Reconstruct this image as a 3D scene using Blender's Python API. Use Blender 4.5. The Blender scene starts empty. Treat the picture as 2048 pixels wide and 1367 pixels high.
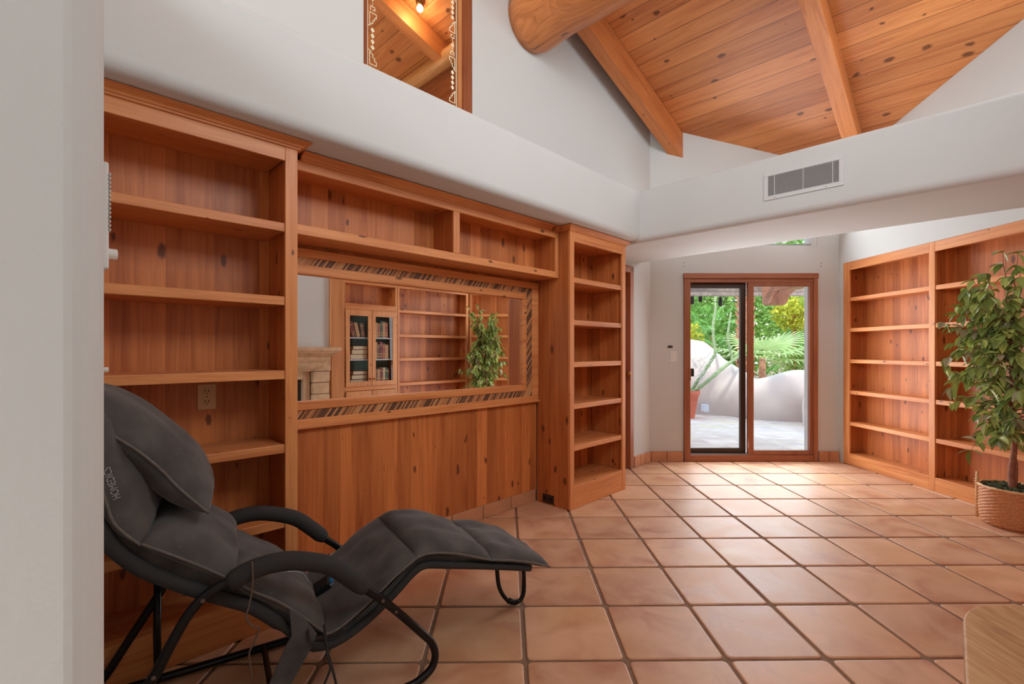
import bpy, bmesh, math, random
from math import sin, cos, pi, radians, sqrt
from mathutils import Vector, Matrix
rnd = random.Random(7)
scene = bpy.context.scene
COL = scene.collection

# ---------------------------------------------------------------- camera
H = 1.25
cam_d = bpy.data.cameras.new('camera')
cam = bpy.data.objects.new('camera', cam_d); COL.objects.link(cam)
cam.location = (0, 0, H); cam.rotation_euler = (pi / 2, 0, 0)
cam_d.sensor_width = 36; cam_d.lens = 945 / 2048 * 36
cam_d.shift_y = 16.5 / 2048; cam_d.clip_start = 0.02; cam_d.clip_end = 300
scene.camera = cam

# ---------------------------------------------------------------- frames (rotated floor axes, all about the camera foot)
FR = {'L': radians(45.3),            # x along the left bookcase wall, y into that wall
      'R': radians(-86.95),          # x along the right wall towards the camera, y into that wall
      'F': radians(225.3),           # the fireplace wall, opposite the left wall
      'C': radians(32.5),            # the recliner
      'T': radians(0.72),            # floor tiles
      'W': 0.0}
def fw(fr, x, y, z=0.0):
    a = FR[fr]
    return Vector((cos(a) * x - sin(a) * y, sin(a) * x + cos(a) * y, z))

# ---------------------------------------------------------------- world, exposure, lights
scene.view_settings.view_transform = 'Standard'
scene.view_settings.look = 'None'
scene.view_settings.exposure = -0.06
scene.view_settings.gamma = 1.0
scene.view_settings.use_curve_mapping = False
w = bpy.data.worlds.new('sky'); scene.world = w; w.use_nodes = True
wn = w.node_tree.nodes; wl = w.node_tree.links
bg = wn['Background']; bg.inputs['Strength'].default_value = 2.5
g = wn.new('ShaderNodeTexCoord'); sx = wn.new('ShaderNodeSeparateXYZ'); rp = wn.new('ShaderNodeValToRGB')
wl.new(g.outputs['Generated'], sx.inputs[0]); wl.new(sx.outputs['Z'], rp.inputs[0]); wl.new(rp.outputs[0], bg.inputs['Color'])
rp.color_ramp.elements[0].color = (0.95, 0.97, 1, 1); rp.color_ramp.elements[1].color = (0.55, 0.75, 1.0, 1)
sun_d = bpy.data.lights.new('sun', 'SUN'); sun_d.energy = 3.2; sun_d.angle = radians(6); sun_d.color = (1, .96, .9)
sun = bpy.data.objects.new('sun', sun_d); COL.objects.link(sun); sun.rotation_euler = (radians(38), radians(-28), 0)
def area(name, loc, target, sx_, sy_, power, color):
    d = bpy.data.lights.new(name, 'AREA'); d.shape = 'RECTANGLE'; d.size = sx_; d.size_y = sy_; d.energy = power; d.color = color
    o = bpy.data.objects.new(name, d); COL.objects.link(o); o.location = loc
    o.rotation_euler = (Vector(target) - Vector(loc)).to_track_quat('-Z', 'Y').to_euler()
    return o
DAY = (0.885, 0.95, 1.0)
# daylight at the patio door and clerestory, plus fill added at unseen windows
area('daylight_patio_door', (2.68, 5.26, 1.08), (2.45, 0, 0.75), 1.40, 1.85, 46, DAY)
area('added_fill_rear', fw('L', -2.85, 0.9, 1.75), fw('L', 4, 0.9, 1.5), 2.6, 2.0, 54, DAY)  # fill added through an unseen rear window
area('added_fill_rear_high', fw('L', -2.85, 0.9, 3.4), fw('L', 4, 1.2, 2.6), 2.5, 0.95, 112, DAY)  # fill added from behind to brighten the cross beam
area('added_fill_high', fw('L', 1.75, -1.12, 3.35), fw('L', 1.9, 2.6, 1.2), 1.5, 1.2, 66, DAY)  # fill added from above the fireplace for the left wall and soffit
area('daylight_clerestory', (2.7, 5.29, 2.69), (2.4, 2, 1.6), 1.4, 0.45, 20, DAY)
area('added_fill_east', fw('L', 4.15, -1.12, 3.15), fw('L', 3.4, 2.6, 1.6), 1.1, 0.9, 40, DAY)  # fill added through an unseen high window over the corner bookcase

# ---------------------------------------------------------------- materials
def lin(c):
    return tuple(((v / 255) / 12.92 if v / 255 <= .04045 else ((v / 255 + .055) / 1.055) ** 2.4) for v in c) + (1,)
class NT:
    def __init__(s, name):
        s.m = bpy.data.materials.new(name); s.m.use_nodes = True
        s.n = s.m.node_tree.nodes; s.l = s.m.node_tree.links
        s.b = s.n['Principled BSDF']
    def new(s, t, **kw):
        x = s.n.new(t)
        for k, v in kw.items(): setattr(x, k, v)
        return x
    def put(s, inp, v):
        if hasattr(v, 'is_output') or isinstance(v, bpy.types.NodeSocket): s.l.new(v, inp)
        else: inp.default_value = v
    def math(s, op, a, b=None, c=None, clamp=False):
        x = s.new('ShaderNodeMath', operation=op); x.use_clamp = clamp
        s.put(x.inputs[0], a)
        if b is not None: s.put(x.inputs[1], b)
        if c is not None: s.put(x.inputs[2], c)
        return x.outputs[0]
    def xyz(s, v):
        x = s.new('ShaderNodeSeparateXYZ'); s.l.new(v, x.inputs[0]); return x.outputs
    def comb(s, a, b, c):
        x = s.new('ShaderNodeCombineXYZ')
        for i, v in enumerate((a, b, c)): s.put(x.inputs[i], v)
        return x.outputs[0]
    def mix(s, f, a, b, mode='MIX'):
        x = s.new('ShaderNodeMix', data_type='RGBA', blend_type=mode)
        s.put(x.inputs[0], f); s.put(x.inputs[6], a); s.put(x.inputs[7], b); return x.outputs[2]
    def noise(s, vec, scale, detail=3, dist=0.0, rough=.5):
        x = s.new('ShaderNodeTexNoise'); s.l.new(vec, x.inputs['Vector'])
        x.inputs['Scale'].default_value = scale; x.inputs['Detail'].default_value = detail
        x.inputs['Distortion'].default_value = dist; x.inputs['Roughness'].default_value = rough
        return x.outputs['Fac']
    def ramp(s, f, stops):
        x = s.new('ShaderNodeValToRGB'); s.l.new(f, x.inputs[0]); e = x.color_ramp.elements
        e[0].position, e[0].color = stops[0][0], stops[0][1]; e[1].position, e[1].color = stops[-1][0], stops[-1][1]
        for p, c in stops[1:-1]:
            q = e.new(p); q.color = c
        return x.outputs[0]
    def bump(s, h, strength, dist=.01):
        x = s.new('ShaderNodeBump'); s.l.new(h, x.inputs['Height']); x.inputs['Strength'].default_value = strength
        x.inputs['Distance'].default_value = dist; s.l.new(x.outputs[0], s.b.inputs['Normal'])
    def obj(s): return s.new('ShaderNodeTexCoord').outputs['Object']
    def rand(s): return s.new('ShaderNodeObjectInfo').outputs['Random']
    def base(s, c): s.put(s.b.inputs['Base Color'], c)
    def rough(s, r): s.put(s.b.inputs['Roughness'], r)

def plain(name, rgb, rough=.5, metal=0, var=0.0, scale=30, bump=0.0, spec=None):
    t = NT(name); c = lin(rgb)
    if var or bump:
        f = t.noise(t.obj(), scale, 4)
        lo = tuple(v * (1 - var) for v in c[:3]) + (1,); hi = tuple(min(1, v * (1 + var)) for v in c[:3]) + (1,)
        t.base(t.ramp(f, [(.3, lo), (.7, hi)]))
        if bump: t.bump(f, bump, .004)
    else: t.base(c)
    t.rough(rough); t.b.inputs['Metallic'].default_value = metal
    if spec is not None: t.b.inputs['Specular IOR Level'].default_value = spec
    return t.m

def wood(name, axis, light, dark, board=0.0, knots=1.0, seam=0.0, rough=.42, var=.35, grain=1.0, seamw=.012, slope=0.0, cracks=0.0):
    """long grain along axis; boards of width `board` side by side across it"""
    t = NT(name); o = t.xyz(t.obj()); X, Y, Z = o[0], o[1], o[2]
    r = t.math('MULTIPLY', t.rand(), 17.0)
    if slope: Z = t.math('ADD', Z, t.math('MULTIPLY', X, slope))
    if axis == 'x': al, cr, c2 = X, (t.math('ADD', Z, t.math('MULTIPLY', Y, .9))), Y
    elif axis == 'y': al, cr, c2 = Y, (t.math('ADD', X, t.math('MULTIPLY', Z, .9))), Z
    else: al, cr, c2 = Z, (t.math('ADD', X, t.math('MULTIPLY', Y, .9))), Y
    idx = t.math('FLOOR', t.math('DIVIDE', t.math('ADD', cr, r), board)) if board else r
    wnz = t.new('ShaderNodeTexWhiteNoise', noise_dimensions='1D'); t.put(wnz.inputs['W'], idx)
    br = wnz.outputs['Value']
    al2 = t.math('ADD', al, t.math('MULTIPLY', br, 23.0))
    gv = t.comb(t.math('MULTIPLY', al2, 1.3), t.math('MULTIPLY', cr, 26.0), t.math('MULTIPLY', c2, 3.0))
    fine = t.noise(gv, 1.0 * grain, 5, 1.4, .6)
    gv2 = t.comb(t.math('MULTIPLY', al2, .7), t.math('MULTIPLY', cr, 7.0), r)
    broad = t.noise(gv2, 1.0, 3, .8)
    f = t.math('ADD', t.math('MULTIPLY', fine, .6), t.math('MULTIPLY', broad, .4))
    L_, D_ = lin(light), lin(dark); M_ = tuple((a * .6 + b * .4) for a, b in zip(L_, D_))
    col = t.ramp(f, [(.32, D_), (.48, M_), (.62, L_)])
    # board to board tone
    tone = t.math('MULTIPLY_ADD', br, var, 1 - var * .62)
    tc = t.comb(tone, t.math('POWER', tone, 1.2), t.math('POWER', tone, 1.35))
    col = t.mix(1.0, col, tc, 'MULTIPLY')
    if knots:
        kv = t.comb(t.math('MULTIPLY', al2, 4.2), t.math('MULTIPLY', cr, 9.5), t.math('MULTIPLY', r, 1.0))
        vo = t.new('ShaderNodeTexVoronoi', feature='F1', voronoi_dimensions='2D'); t.l.new(kv, vo.inputs['Vector']); vo.inputs['Scale'].default_value = 1.0
        vo.inputs['Randomness'].default_value = 1.0
        hsh = t.xyz(vo.outputs['Color'])[0]
        rad = t.math('MULTIPLY', t.math('SUBTRACT', hsh, .66, clamp=True), .42 * knots)
        kd = t.math('SUBTRACT', vo.outputs['Distance'], t.math('MULTIPLY_ADD', t.noise(kv, 5.5, 4, .8), .16, -.08))
        kf = t.math('SUBTRACT', 1.0, t.math('DIVIDE', kd, t.math('ADD', rad, .002)), clamp=True)
        kf = t.math('MULTIPLY', kf, 2.2, clamp=True)
        col = t.mix(t.math('MULTIPLY', kf, .8), col, lin((78, 36, 20)))
    if cracks:
        ck = t.noise(t.comb(t.math('MULTIPLY', al, .8), t.math('MULTIPLY', cr, 14.0), t.math('MULTIPLY', c2, 14.0)), 1.0, 2, .3)
        cf = t.math('MULTIPLY', t.math('SUBTRACT', ck, .66, clamp=True), 16.0, clamp=True)
        col = t.mix(t.math('MULTIPLY', cf, cracks), col, lin((84, 42, 22)))
    if seam and board:
        fr = t.math('FRACT', t.math('DIVIDE', t.math('ADD', cr, r), board))
        e = t.math('MINIMUM', fr, t.math('SUBTRACT', 1.0, fr))
        sf = t.math('SUBTRACT', 1.0, t.math('DIVIDE', e, seamw / board * .5), clamp=True)
        col = t.mix(t.math('MULTIPLY', sf, seam), col, lin((70, 32, 16)))
    t.base(col); t.rough(rough); t.b.inputs['Specular IOR Level'].default_value = .35
    t.bump(fine, .06, .003)
    return t.m

WL, WD = (226, 152, 92), (190, 108, 58)
PL, PD = (214, 130, 70), (168, 88, 42)
M = {}
M['rail'] = wood('pine_rail_grain_along_x', 'x', WL, WD, 0, .9, var=.12)
M['stile'] = wood('pine_stile_upright_grain', 'z', WL, WD, 0, .5, var=.12)
M['panel'] = wood('pine_panel_upright_boards', 'z', PL, PD, .095, 1.35, seam=.35, var=.36, seamw=.003)
M['shelf'] = wood('pine_shelf_grain', 'x', WL, WD, 0, .9, var=.15)
M['planks'] = wood('pine_ceiling_planks', 'x', (206, 130, 78), (160, 86, 46), .125, 1.25, seam=.8, var=.42, seamw=.008, rough=.38)
M['rafter'] = wood('pine_rafter', 'y', (204, 122, 72), (150, 76, 40), 0, .6, var=.1)
M['log'] = wood('peeled_log', 'x', (196, 118, 66), (140, 72, 36), 0, 1.3, var=.1, rough=.35)
M['doorwood'] = wood('stained_door_wood', 'z', (172, 110, 78), (142, 84, 58), 0, .2, var=.1)
M['doorwood_x'] = wood('stained_door_wood_level', 'x', (172, 110, 78), (142, 84, 58), 0, .2, var=.1)
M['cabinet'] = wood('pale_cabinet_wood', 'z', (222, 156, 100), (188, 118, 70), 0, .6, var=.1)

def plaster(name, rgb, bump=.12):
    t = NT(name); f = t.noise(t.obj(), 90, 4); g2 = t.noise(t.obj(), 1.6, 3)
    c = lin(rgb); t.base(t.ramp(g2, [(.3, tuple(v * .96 for v in c[:3]) + (1,)), (.7, c)]))
    t.rough(.85); t.bump(f, bump, .003); return t.m
M['wall'] = plaster('white_plaster', (206, 207, 204))
M['stucco'] = plaster('pink_grey_stucco', (232, 220, 216), .4)

def tiles(name, base, alt, gloss=.38, cell=.4092, ox=.1878, oy=.65):
    t = NT(name); p = t.obj(); o = t.xyz(p)
    ix = t.math('FLOOR', t.math('SUBTRACT', t.math('DIVIDE', o[0], cell), ox))
    iy = t.math('FLOOR', t.math('SUBTRACT', t.math('DIVIDE', o[1], cell), oy))
    wn_ = t.new('ShaderNodeTexWhiteNoise', noise_dimensions='2D'); t.l.new(t.comb(ix, iy, 0.0), wn_.inputs['Vector'])
    v = wn_.outputs['Value']
    pv = t.comb(t.math('ADD', o[0], t.math('MULTIPLY', v, 9.0)), o[1], v)
    big = t.noise(pv, 4.5, 4, .6); sm = t.noise(pv, 40, 4, .3)
    col = t.ramp(big, [(.3, lin(alt)), (.5, lin(base)), (.72, lin(tuple(min(255, c + 16) for c in base)))])
    tone = t.math('MULTIPLY_ADD', v, .22, .86)
    col = t.mix(1.0, col, t.comb(tone, tone, tone), 'MULTIPLY')
    col = t.mix(t.math('MULTIPLY', t.math('SUBTRACT', sm, .62, clamp=True), 1.4, clamp=True), col, lin((226, 190, 166)))
    pat = t.noise(pv, 1.7, 3, .4)
    col = t.mix(t.math('MULTIPLY', t.math('SUBTRACT', pat, .48, clamp=True), 3.0, clamp=True), col, lin(tuple(int(c * k) for c, k in zip(base, (1.0, 1.0, .90)))))
    t.base(col); t.b.inputs['Specular IOR Level'].default_value = .4
    t.rough(t.math('MULTIPLY_ADD', big, .35, gloss - .1)); t.bump(t.math('ADD', big, t.math('MULTIPLY', sm, .15)), .25, .006)
    return t.m
M['tile'] = tiles('saltillo_tile', (212, 164, 130), (190, 132, 102))
M['grout'] = plain('brown_grout', (138, 108, 86), .9, var=.15, scale=60, bump=.3)
M['basetile'] = plain('baseboard_tile', (196, 138, 100), .5, var=.14, scale=7, bump=.2)
M['paver'] = tiles('patio_paver', (240, 226, 218), (224, 206, 198), .8, .45, 0, 0)
M['black'] = plain('black_steel_tube', (22, 22, 24), .32, .4)
M['fabric'] = None
def fabric():
    t = NT('charcoal_suede_fabric'); f = t.noise(t.obj(), 420, 3); b = t.noise(t.obj(), 9, 4)
    sp = t.noise(t.obj(), 160, 1)
    c = t.ramp(b, [(.3, lin((58, 56, 54))), (.7, lin((88, 85, 81)))])
    c = t.mix(t.math('MULTIPLY', t.math('SUBTRACT', sp, .70, clamp=True), 4.0, clamp=True), c, lin((150, 146, 138)))
    t.base(c); t.rough(.95); t.b.inputs['Sheen Weight'].default_value = .35; t.b.inputs['Sheen Roughness'].default_value = .4
    t.b.inputs['Sheen Tint'].default_value = (.5, .5, .5, 1)
    t.bump(f, .35, .001); return t.m
M['fabric'] = fabric()
M['foam'] = plain('black_foam_sleeve', (42, 41, 40), .85, var=.2, scale=200, bump=.2)
M['piping'] = plain('dark_grey_piping', (98, 91, 84), .8, var=.2, scale=60)
M['white_plastic'] = plain('white_plastic', (222, 222, 218), .4)
M['almond'] = plain('almond_plastic', (214, 176, 128), .45)
M['brownplate'] = plain('dark_brown_plate', (52, 34, 28), .4)
M['blackhole'] = plain('slot_black', (14, 12, 12), .6)
M['brass'] = plain('aged_brass', (150, 104, 60), .3, .9)
M['bronze'] = plain('dark_bronze_aluminium', (66, 48, 38), .4, .3)
M['alu'] = plain('grey_aluminium', (150, 150, 150), .4, .3)
M['ventgrey'] = plain('vent_paint', (205, 205, 203), .5)
M['ventdark'] = plain('vent_shadow', (52, 52, 52), .8)
M['blue'] = plain('blue_connector', (40, 110, 150), .4)
M['cord'] = plain('grey_brown_cord', (92, 74, 62), .6)
M['letter'] = plain('grey_embroidery', (150, 150, 146), .7)
M['stone'] = plain('carved_tan_stone', (212, 178, 142), .8, var=.16, scale=12, bump=.6)
def hearth():
    t = NT('travertine_streaked_stone'); p = t.obj(); o = t.xyz(p)
    v = t.comb(t.math('MULTIPLY', t.math('ADD', o[0], o[1]), 3.0), t.math('MULTIPLY', t.math('SUBTRACT', o[0], o[1]), 26.0), o[2])
    f = t.noise(v, 1.0, 5, 1.0, .6); b = t.noise(p, 6, 4)
    c = t.ramp(f, [(.25, lin((166, 122, 76))), (.5, lin((206, 160, 108))), (.8, lin((232, 202, 156)))])
    c = t.mix(t.math('MULTIPLY', b, .5), c, lin((196, 150, 100)))
    t.base(c); t.rough(.6); t.bump(f, .2, .004); return t.m
M['hearth'] = hearth()
M['soot'] = plain('firebox_soot', (66, 62, 58), .9, var=.2, scale=8)
M['wicker'] = plain('honey_wicker', (200, 132, 82), .45, var=.25, scale=90)
M['wickerpale'] = plain('pale_wicker_rim', (226, 178, 128), .45, var=.15, scale=90)
M['moss'] = plain('dark_moss', (58, 66, 34), .95, var=.5, scale=40, bump=.5)
M['bark'] = plain('reddish_bark', (146, 92, 70), .8, var=.3, scale=30, bump=.5)
M['teal'] = plain('cabinet_teal_lining', (36, 74, 62), .8)
def leafmat(name, a, b, rough=.35, trans=.0):
    t = NT(name); g_ = t.new('ShaderNodeNewGeometry'); f = g_.outputs['Random Per Island']
    t.base(t.ramp(f, [(0.0, lin(a)), (1.0, lin(b))])); t.rough(rough)
    if trans:
        tr = t.new('ShaderNodeBsdfTranslucent'); t.put(tr.inputs[0], lin(b))
        mx = t.new('ShaderNodeMixShader'); mx.inputs[0].default_value = trans
        out = t.n['Material Output']; t.l.new(t.b.outputs[0], mx.inputs[1]); t.l.new(tr.outputs[0], mx.inputs[2]); t.l.new(mx.outputs[0], out.inputs[0])
    return t.m
M['leaf'] = leafmat('ficus_leaf', (108, 130, 62), (190, 204, 112))
M['leafdry'] = leafmat('ficus_leaf_pale_underside', (150, 140, 104), (190, 180, 150), .5)
M['palm'] = leafmat('palm_leaf', (92, 160, 78), (168, 214, 120), .5, .3)
M['palmpale'] = leafmat('pale_fan_palm_leaf', (176, 216, 140), (226, 240, 190), .5, .3)
M['hedge'] = leafmat('garden_foliage', (84, 140, 64), (178, 214, 116), .6, .3)
M['hedgeyellow'] = leafmat('yellow_foliage', (170, 190, 70), (226, 220, 90), .6, .3)
M['cactus'] = plain('cactus_skin', (150, 172, 128), .7, var=.25, scale=25, bump=.3)
M['terracotta'] = plain('terracotta', (206, 112, 88), .75, var=.1, scale=14)
M['palmtrunk'] = plain('palm_boot_trunk', (232, 164, 142), .9, var=.35, scale=16, bump=.6)
M['greywood'] = plain('weathered_grey_wood', (150, 136, 128), .8, var=.3, scale=20, bump=.3)
M['corbel'] = wood('weathered_beam', 'y', (176, 120, 92), (120, 76, 60), 0, .6)
def glass(name, refl=.08):
    t = NT(name); t.n.remove(t.b)
    tr = t.new('ShaderNodeBsdfTransparent'); tr.inputs[0].default_value = (.97, .98, .98, 1)
    gl = t.new('ShaderNodeBsdfGlossy'); gl.inputs['Roughness'].default_value = .01
    lw = t.new('ShaderNodeLayerWeight'); lw.inputs[0].default_value = .5
    fz = t.math('MULTIPLY_ADD', t.math('POWER', lw.outputs['Facing'], 4.0), .30, .025)
    mx = t.new('ShaderNodeMixShader'); t.l.new(fz, mx.inputs[0]); t.l.new(tr.outputs[0], mx.inputs[1]); t.l.new(gl.outputs[0], mx.inputs[2])
    t.l.new(mx.outputs[0], t.n['Material Output'].inputs[0]); return t.m
M['glass'] = glass('clear_glass')
mm = NT('mirror_silver'); mm.base((.93, .94, .93, 1)); mm.rough(0.0); mm.b.inputs['Metallic'].default_value = 1; M['mirror'] = mm.m
M['etch'] = plain('cream_etched_line', (250, 240, 205), .6)
em = NT('lit_bulb'); em.b.inputs['Emission Color'].default_value = (1, .8, .5, 1); em.b.inputs['Emission Strength'].default_value = 40; M['bulb'] = em.m
def inlay():
    t = NT('slanted_strip_inlay'); o = t.xyz(t.obj())
    q = t.math('SUBTRACT', t.math('MULTIPLY', o[0], 1.0), t.math('MULTIPLY', o[2], .75))
    q = t.math('DIVIDE', q, .0125)
    ix = t.math('FLOOR', q); wz = t.new('ShaderNodeTexWhiteNoise', noise_dimensions='1D'); t.put(wz.inputs['W'], ix)
    grp = t.noise(t.comb(t.math('MULTIPLY', ix, .0125), 0.0, 0.0), 9, 1)
    v = t.math('ADD', t.math('MULTIPLY', wz.outputs['Value'], .62), t.math('MULTIPLY', grp, .4))
    c = t.ramp(v, [(.3, lin((92, 58, 36))), (.42, lin((132, 88, 54))), (.55, lin((190, 122, 70))), (.8, lin((216, 160, 104)))])
    fr = t.math('FRACT', q); e = t.math('MINIMUM', fr, t.math('SUBTRACT', 1.0, fr))
    sf = t.math('SUBTRACT', 1.0, t.math('DIVIDE', e, .13), clamp=True)
    t.base(t.mix(t.math('MULTIPLY', sf, .8), c, lin((60, 34, 20)))); t.rough(.5); t.bump(t.math('SUBTRACT', wz.outputs['Value'], sf), .5, .003)
    return t.m
M['inlay'] = inlay()

# ---------------------------------------------------------------- mesh builder
class MB:
    def __init__(s): s.v = []; s.f = []; s.mi = []; s.cur = 0
    def add(s, vs, fs):
        b = len(s.v); s.v += [tuple(p) for p in vs]
        for f in fs: s.f.append([b + i for i in f]); s.mi.append(s.cur)
        return s
    def box(s, x0, x1, y0, y1, z0, z1):
        x0, x1 = min(x0, x1), max(x0, x1); y0, y1 = min(y0, y1), max(y0, y1); z0, z1 = min(z0, z1), max(z0, z1)
        return s.add([(x0, y0, z0), (x1, y0, z0), (x1, y1, z0), (x0, y1, z0), (x0, y0, z1), (x1, y0, z1), (x1, y1, z1), (x0, y1, z1)],
                     [(3, 2, 1, 0), (4, 5, 6, 7), (0, 1, 5, 4), (1, 2, 6, 5), (2, 3, 7, 6), (3, 0, 4, 7)])
    def prism(s, poly, a0, a1, axis):
        """extrude a 2D polygon along axis; poly coords are the other two axes in order"""
        n = len(poly)
        def P(p, a):
            return (a, p[0], p[1]) if axis == 'x' else (p[0], a, p[1]) if axis == 'y' else (p[0], p[1], a)
        return s.add([P(p, a0) for p in poly] + [P(p, a1) for p in poly],
                     [tuple(range(n))[::-1], tuple(range(n, 2 * n))] + [(i, (i + 1) % n, n + (i + 1) % n, n + i) for i in range(n)])
    def tube(s, pts, r, seg=12, cap=True, closed=False):
        pts = [Vector(p) for p in pts]; n = len(pts); rs = r if isinstance(r, (list, tuple)) else [r] * n
        vs = []; ref = Vector((0, 0, 1)); prev = None
        for i in range(n):
            a = pts[(i - 1) % n] if (closed or i) else pts[0]; b = pts[(i + 1) % n] if (closed or i < n - 1) else pts[-1]
            d = (b - a).normalized()
            if prev is None:
                u = d.cross(ref)
                if u.length < .1: u = d.cross(Vector((1, 0, 0)))
                u.normalize()
            else:
                u = (prev - d * prev.dot(d)); u.normalize()
            prev = u; w_ = d.cross(u)
            for k in range(seg):
                t = 2 * pi * k / seg; vs.append(pts[i] + (u * cos(t) + w_ * sin(t)) * rs[i])
        fs = []
        for i in range(n if closed else n - 1):
            j = (i + 1) % n
            for k in range(seg): fs.append((i * seg + k, i * seg + (k + 1) % seg, j * seg + (k + 1) % seg, j * seg + k))
        if cap and not closed: fs += [tuple(range(seg))[::-1], tuple(range((n - 1) * seg, n * seg))]
        return s.add(vs, fs)
    def lathe(s, prof, cx, cy, seg=32, cap=True):
        n = len(prof); vs = [(cx + r * cos(2 * pi * k / seg), cy + r * sin(2 * pi * k / seg), z) for r, z in prof for k in range(seg)]
        fs = [(i * seg + k, i * seg + (k + 1) % seg, (i + 1) * seg + (k + 1) % seg, (i + 1) * seg + k) for i in range(n - 1) for k in range(seg)]
        if cap: fs += [tuple(range(seg))[::-1], tuple(range((n - 1) * seg, n * seg))]
        return s.add(vs, fs)
    def ball(s, c, r, seg=14, sq=(1, 1, 1)):
        prof = [(max(1e-4, sin(pi * i / 10)) * r, -cos(pi * i / 10) * r) for i in range(11)]
        vs = [(c[0] + a * cos(2 * pi * k / seg) * sq[0], c[1] + a * sin(2 * pi * k / seg) * sq[1], c[2] + z * sq[2]) for a, z in prof for k in range(seg)]
        fs = [(i * seg + k, i * seg + (k + 1) % seg, (i + 1) * seg + (k + 1) % seg, (i + 1) * seg + k) for i in range(10) for k in range(seg)]
        return s.add(vs, fs)
    def sweep(s, path, prof, closed=False):
        """mitred moulding: path of (x,y) points, profile of (out,z); out is to the right of travel"""
        n = len(path); m = len(prof); vs = []
        for i in range(n):
            def d(a, b):
                v = Vector((path[b][0] - path[a][0], path[b][1] - path[a][1])); return v.normalized()
            d1 = d((i - 1) % n, i) if (closed or i) else d(0, 1)
            d2 = d(i, (i + 1) % n) if (closed or i < n - 1) else d(n - 2, n - 1)
            n1 = Vector((d1.y, -d1.x)); n2 = Vector((d2.y, -d2.x)); b = (n1 + n2).normalized(); k = 1 / max(.3, b.dot(n1))
            for o, z in prof: vs.append((path[i][0] + b.x * o * k, path[i][1] + b.y * o * k, z))
        fs = [(i * m + j, i * m + (j + 1) % m, ((i + 1) % n) * m + (j + 1) % m, ((i + 1) % n) * m + j) for i in range(n if closed else n - 1) for j in range(m)]
        if not closed: fs += [tuple(range(m)), tuple(range((n - 1) * m, n * m))[::-1]]
        return s.add(vs, fs)
ORG = {}
def root(name, label, cat, fr, loc=(0, 0, 0), group=None, kind=None):
    o = bpy.data.objects.new(name, None); COL.objects.link(o); o.empty_display_size = .1
    o.location = fw(fr, *loc); o.rotation_euler = (0, 0, FR[fr]); o['label'] = label; o['category'] = cat
    if group: o['group'] = group
    if kind: o['kind'] = kind
    ORG[o.name] = (Vector(loc), fr); return o
def mk(name, mb, mats, parent=None, fr='W', loc=(0, 0, 0), bevel=0.0, smooth=False, seg=2, label=None, cat=None, group=None, kind=None, sub=0, fixn=True):
    me = bpy.data.meshes.new(name)
    org = ORG[parent.name][0] if parent is not None else Vector(loc)
    me.from_pydata([(x - org.x, y - org.y, z - org.z) for x, y, z in mb.v], [], mb.f)
    if not isinstance(mats, (list, tuple)): mats = [mats]
    for m_ in mats: me.materials.append(m_)
    for p, i in zip(me.polygons, mb.mi): p.material_index = i
    if fixn:
        bm = bmesh.new(); bm.from_mesh(me); bmesh.ops.recalc_face_normals(bm, faces=bm.faces); bm.to_mesh(me); bm.free()
    if smooth:
        for p in me.polygons: p.use_smooth = True
    o = bpy.data.objects.new(name, me); COL.objects.link(o)
    if parent is not None:
        o.parent = parent; ORG[o.name] = ORG[parent.name]
    else:
        o.location = fw(fr, *loc); o.rotation_euler = (0, 0, FR[fr]); ORG[o.name] = (Vector(loc), fr)
    if bevel:
        b = o.modifiers.new('bevel', 'BEVEL'); b.width = bevel; b.segments = seg; b.limit_method = 'ANGLE'; b.angle_limit = radians(40)
    if sub:
        q = o.modifiers.new('subdivision', 'SUBSURF'); q.levels = q.render_levels = sub
    for k, v in (('label', label), ('category', cat), ('group', group), ('kind', kind)):
        if v: o[k] = v
    return o
def B(*a): return MB().box(*a)
def arc(cx, cy, r, a0, a1, n=6):
    return [(cx + r * cos(radians(a0 + (a1 - a0) * i / n)), cy + r * sin(radians(a0 + (a1 - a0) * i / n))) for i in range(n + 1)]
def smoothpath(pts, n=5):
    P = [Vector(p) for p in pts]; out = []
    for i in range(len(P) - 1):
        p0 = P[max(0, i - 1)]; p1 = P[i]; p2 = P[i + 1]; p3 = P[min(len(P) - 1, i + 2)]
        for k in range(n):
            t = k / n
            out.append(.5 * ((2 * p1) + (p2 - p0) * t + (2 * p0 - 5 * p1 + 4 * p2 - p3) * t * t + (3 * p1 - p0 - 3 * p2 + p3) * t ** 3))
    out.append(P[-1]); return out

# ================================================================ SETTING
def zc(s): return 5.41 - .333 * s if s > .5 else 5.2435 - .333 * (.5 - s)     # ceiling height over the left-wall axis
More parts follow.
